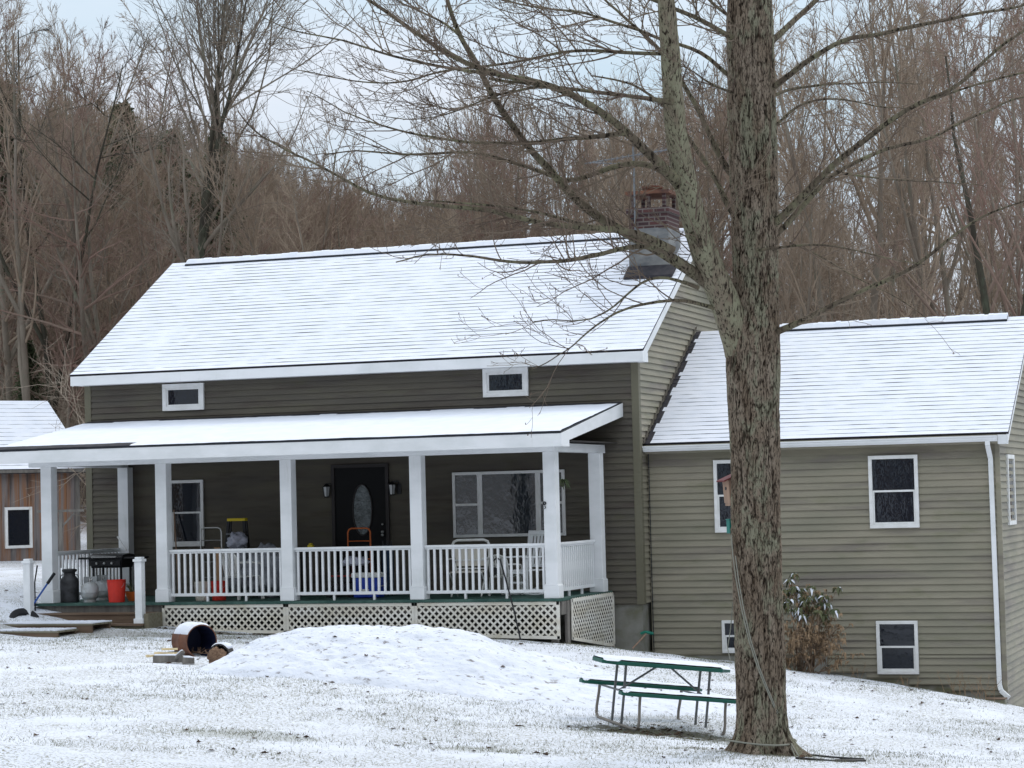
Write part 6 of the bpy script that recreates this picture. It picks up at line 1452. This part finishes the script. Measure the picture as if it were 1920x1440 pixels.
# ------------------------------------------------------------------ on the maple: birdhouse, feeder, ropes; cables
def mapleside():
    DT = 25.0; P = lambda u, v, dd=0: pix(u, v, DT+dd)
    c = P(1373, 943, .10); t = thing('birdhouse', 'pale cedar birdhouse with dark red slanted roof on the left of the maple trunk', 'birdhouse', c, YAW+.35)
    s_ = DT/FPX; h = 50*s_; w_ = .075
    mb = MB(); mb.hexa([(-w_*.75,-w_,.0),(w_,-w_,.0),(w_,w_,.0),(-w_*.75,w_,.0),(-w_,-w_,h*.86),(w_,-w_,h*1.08),(w_,w_,h*1.08),(-w_,w_,h*.86)]); b = mb.build('box', M['cedar'], t, bevel=.002)
    mb = MB(); mb.hexa([(-w_*1.75,-w_*1.3,h*.80),(w_,-w_*1.3,h*1.10),(w_,w_*1.3,h*1.10),(-w_*1.75,w_*1.3,h*.80),(-w_*1.75,-w_*1.3,h*.80+.014),(w_,-w_*1.3,h*1.10+.014),(w_,w_*1.3,h*1.10+.014),(-w_*1.75,w_*1.3,h*.80+.014)]); mb.build('roof', M['redroof'], t)
    mb = MB(); mb.box(-w_*.7,-w_*.8,-.03,w_*.9,w_*.8,-.001); mb.build('floor_board', M['cedar'], t)
    mb = MB(); mb.lathe([(.001,0),(.018,0),(.018,.003),(.001,.003)], 16, (-w_*.93, 0, h*.55), (-1,0,0)); mb.build('entrance_hole', M['black'], t)
    c = P(1371, 1000, .08); t = thing('feeder_box', 'small green box strapped to the trunk just under the birdhouse', 'box', c, YAW+.35); mb = MB(); mb.box(-.035,-.04,0,.04,.04,25*s_); mb.build('box', M['feeder'], t, bevel=.004)
    mb = MB(); mb.box(-.04,-.045,25*s_+.001,.045,.045,25*s_+.012); mb.build('lid', M['feeder'], t)
    R0 = 47*s_
    def on(u, v, extra=.012):   # a point on the front face of the trunk
        extra += .05*max(0, (v-1290)/100)**1.5; ctr = 1417+(v-1000)*.022; x = (u-ctr)/49.5; dd = -math.sqrt(max(0, 1-min(1, x*x)))*R0*1.02-extra
        return P(u, v, dd)
    def rope(pts, r_, label, mm='rope'):
        mb = MB(); q = [tuple(map(float, p)) for p in pts]; mb.tube(q, r_, 6); o = mb.build('rope', M[mm], None, org=q[-1], smooth=True); tag(o, label, 'rope'); return o
    pl = [(1371,1003),(1374,1040),(1380,1085),(1390,1140),(1404,1200),(1420,1250),(1432,1280),(1448,1318),(1464,1352),(1478,1384)]
    rope([on(u, v) for u, v in pl]+[P(1487,1400,-.34), P(1508,1436,-.5)], .007, 'grey rope slanting down the trunk to the ground, upper strand')
    rope([on(u+5-.2*i, v+2, .02) for i, (u, v) in enumerate(pl)][1:]+[P(1484,1402,-.32), P(1500,1438,-.5)], .006, 'grey rope slanting down the trunk to the ground, lower strand')
    rope([P(1370,1180,-.02), P(1374,1130,-.05), P(1369,1185,.0), P(1364,1215,-.1), P(1371,1245,-.15)], .005, 'thin pale cord hanging in a loop at the left side of the trunk')
    n = 28; cc = P(1427, 1389); rr_ = 53*s_*1.17; q = []
    for i in range(n+1): a = 2*math.pi*i/n; q.append(tuple(np.array(cc)+np.array([rr_*math.cos(a)*1.06, rr_*math.sin(a), .012*math.sin(a*2)-.012*math.cos(a-YAW)])))
    rope(q, .010, 'rope wound once around the foot of the maple trunk')
    def cable(pts, r_, label):
        q = []
        for (u, v, d) in pts: p = np.array(pix(u, v, d)); q.append((p[0], p[1], float(gz(p[0], p[1], True))+.012))
        mb = MB(); mb.tube(q, r_, 6); o = mb.build('black_cable', M['black'], None, org=q[0], smooth=True); tag(o, label, 'cable')
    cable([(1488,1408,25.0),(1520,1409,24.95),(1560,1414,24.8),(1600,1418,24.7),(1620,1421,24.6)], .010, 'black cable on the snow, upper of the two running right from the trunk')
    cable([(1492,1423,24.3),(1530,1424,24.3),(1562,1423,24.35),(1575,1417,24.6),(1600,1419,24.5),(1622,1420,24.45),(1600,1423,24.35),(1565,1423,24.3)], .012, 'black cable doubling back in a flat loop at its right end')
mapleside()

# ------------------------------------------------------------------ the shrub against the wing
def shrub():
    Yb = -.75; b = atY(1512, 1276, Yb); zg = float(gz(b[0], Yb, True)); t = thing('rhododendron_shrub', 'leggy evergreen shrub with snow dusted leaves on top, against the wing wall', 'shrub', (float(b[0]), Yb, zg)); B0 = Vector(t.location)
    rg = np.random.default_rng(41); stems = []; tips = []; dry = []
    def target(u, v, Y): return np.array(atY(u, v, Y))-np.array(B0)
    tg = [(1478,1105,-.6),(1490,1100,-.9),(1500,1108,-.5),(1512,1118,-.8),(1530,1120,-.6),(1545,1118,-.9),(1552,1130,-.7),(1475,1130,-1.0),(1498,1140,-1.0),(1535,1145,-1.1)]
    tw_ = [(1476,1180,-1.1),(1575,1175,-.5),(1566,1210,-1.1),(1560,1180,-1.0),(1480,1210,-.6),(1500,1190,-1.2),(1545,1200,-.4),(1575,1240,-.9),(1556,1160,-.5),(1470,1230,-1),(1520,1170,-.9)]
    for kind, lst in ((0, tg), (1, tw_)):
        for (u, v, Y) in lst:
            e = target(u, v, Y); st = np.array([rg.normal(0, .09), rg.normal(0, .08), -.05]); mid = st*.5+e*.45+np.array([rg.normal(0,.08), rg.normal(0,.08), -.02])
            n = 12; P_ = []
            for i in range(n+1): s_ = i/n; P_.append((1-s_)**2*st+2*s_*(1-s_)*mid+s_*s_*e)
            P_ = np.array(P_); P_[1:-1] += rg.normal(0, .012, (n-1, 3)); stems.append((P_, np.linspace(.017, .005, n+1)))
            (tips if kind == 0 else dry).append(P_[-1])
            for j in range(9):
                q = int(rg.integers(3, n)); d = side_dir(rg, unit(P_[q+0]-P_[q-1]), rg.uniform(.4, .9)); d[2] = abs(d[2])*.6+.2
                s2 = branch(rg, P_[q], d, rg.uniform(.15, .42), .006, .003, 5, .18, .05); stems.append(s2); (tips if kind == 0 and s2[0][-1][2] > e[2]-.28 else dry).append(s2[0][-1])
                for m_ in range(2): q2 = int(rg.integers(1, 5)); s3 = branch(rg, s2[0][q2], side_dir(rg, unit(d), rg.uniform(.5, 1)), rg.uniform(.06, .2), .004, .002, 3, .2, .05); stems.append(s3); dry.append(s3[0][-1])
    V_, F_ = tubes_np(stems, lambda r: 6); npmesh('stems', V_, F_, M['twig_tan'], t)
    def leafset(name, pts_, nl, ln, mt, droop, snow):
        vs, fs, mi = [], [], []
        for p in pts_:
            for k in range(nl):
                a = rg.uniform(0, 6.28); L_ = ln*rg.uniform(.6, 1.2); w_ = L_*.2; out = np.array([math.cos(a), math.sin(a), 0]); sd = np.array([-math.sin(a), math.cos(a), 0]); dz = -droop*rg.uniform(.3, 1.2)
                m1 = p+out*L_*.45+[0,0,.02+dz*L_*.25]; e = p+out*L_*.85+[0,0,dz*L_]; b = len(vs)
                vs += [p, m1-sd*w_+[0,0,-w_*.5], m1+[0,0,.004], m1+sd*w_+[0,0,-w_*.5], e]; fs += [(b, b+1, b+2), (b, b+2, b+3), (b+1, b+4, b+2), (b+2, b+4, b+3)]; sn = 1 if (snow and rg.random() < .17) else 0; mi += [sn]*4
        npmesh(name, vs, fs, [M[mt], M['snow']], t, False, mi)
    leafset('foliage', tips, 16, .125, 'leafgreen', 1.0, True); leafset('dry_leaves', dry, 4, .07, 'leafdry', 1.3, False)
    # low weeds by the wall
shrub()
def weeds():
    rg = np.random.default_rng(51); labs = ['dry weed stalks below the right basement window', 'dry weed stalks between the basement window and the downspout', 'tall dry weed stalks next to the downspout', 'small tuft of dead stalks right of the leafy shrub']
    for (u, Y, n, h), lb in zip(((1700,-.1,8,.22),(1790,-.15,10,.45),(1845,-.2,12,.5),(1600,-.3,7,.3)), labs):
        b = atY(u, 1290, Y); zg = float(gz(b[0], Y)); L_ = []
        for i in range(n):
            s_ = branch(rg, np.array([rg.normal(0,.10), rg.normal(0,.03), -.03]), [rg.normal(0,.35), rg.normal(0,.2), 1], h*rg.uniform(.5, 1.1), .004, .0018, 6, .12, 0); L_.append(s_)
            for j in range(4): q = int(rg.integers(3, 7)); L_.append(branch(rg, s_[0][q-1], side_dir(rg, np.array([0,0,1.]), .7), h*.2, .0022, .0015, 3, .2, 0))
        V_, F_ = tubes_np(L_, lambda r: 4); o = npmesh('dry_weeds', V_, F_, M['leafdry'], None, False); o.location = (float(b[0]), Y, zg); tag(o, lb, 'weeds')
weeds()
def splash():
    a = atY(1868, 1300, .0); zg = float(gz(a[0], .05)); t = thing('splash_block', 'small dark block under the elbow of the downspout', 'splash block', (float(a[0]), .0, zg)); mb = MB(); mb.box(-.16,-.18,-.1,.16,.12,.07); mb.build('block', M['concrete'], t, bevel=.01)
    mb = MB(); mb.box(-.16,-.185,.07,.16,.10,.085); mb.build('slab', M['wood_brown'], t)
splash()
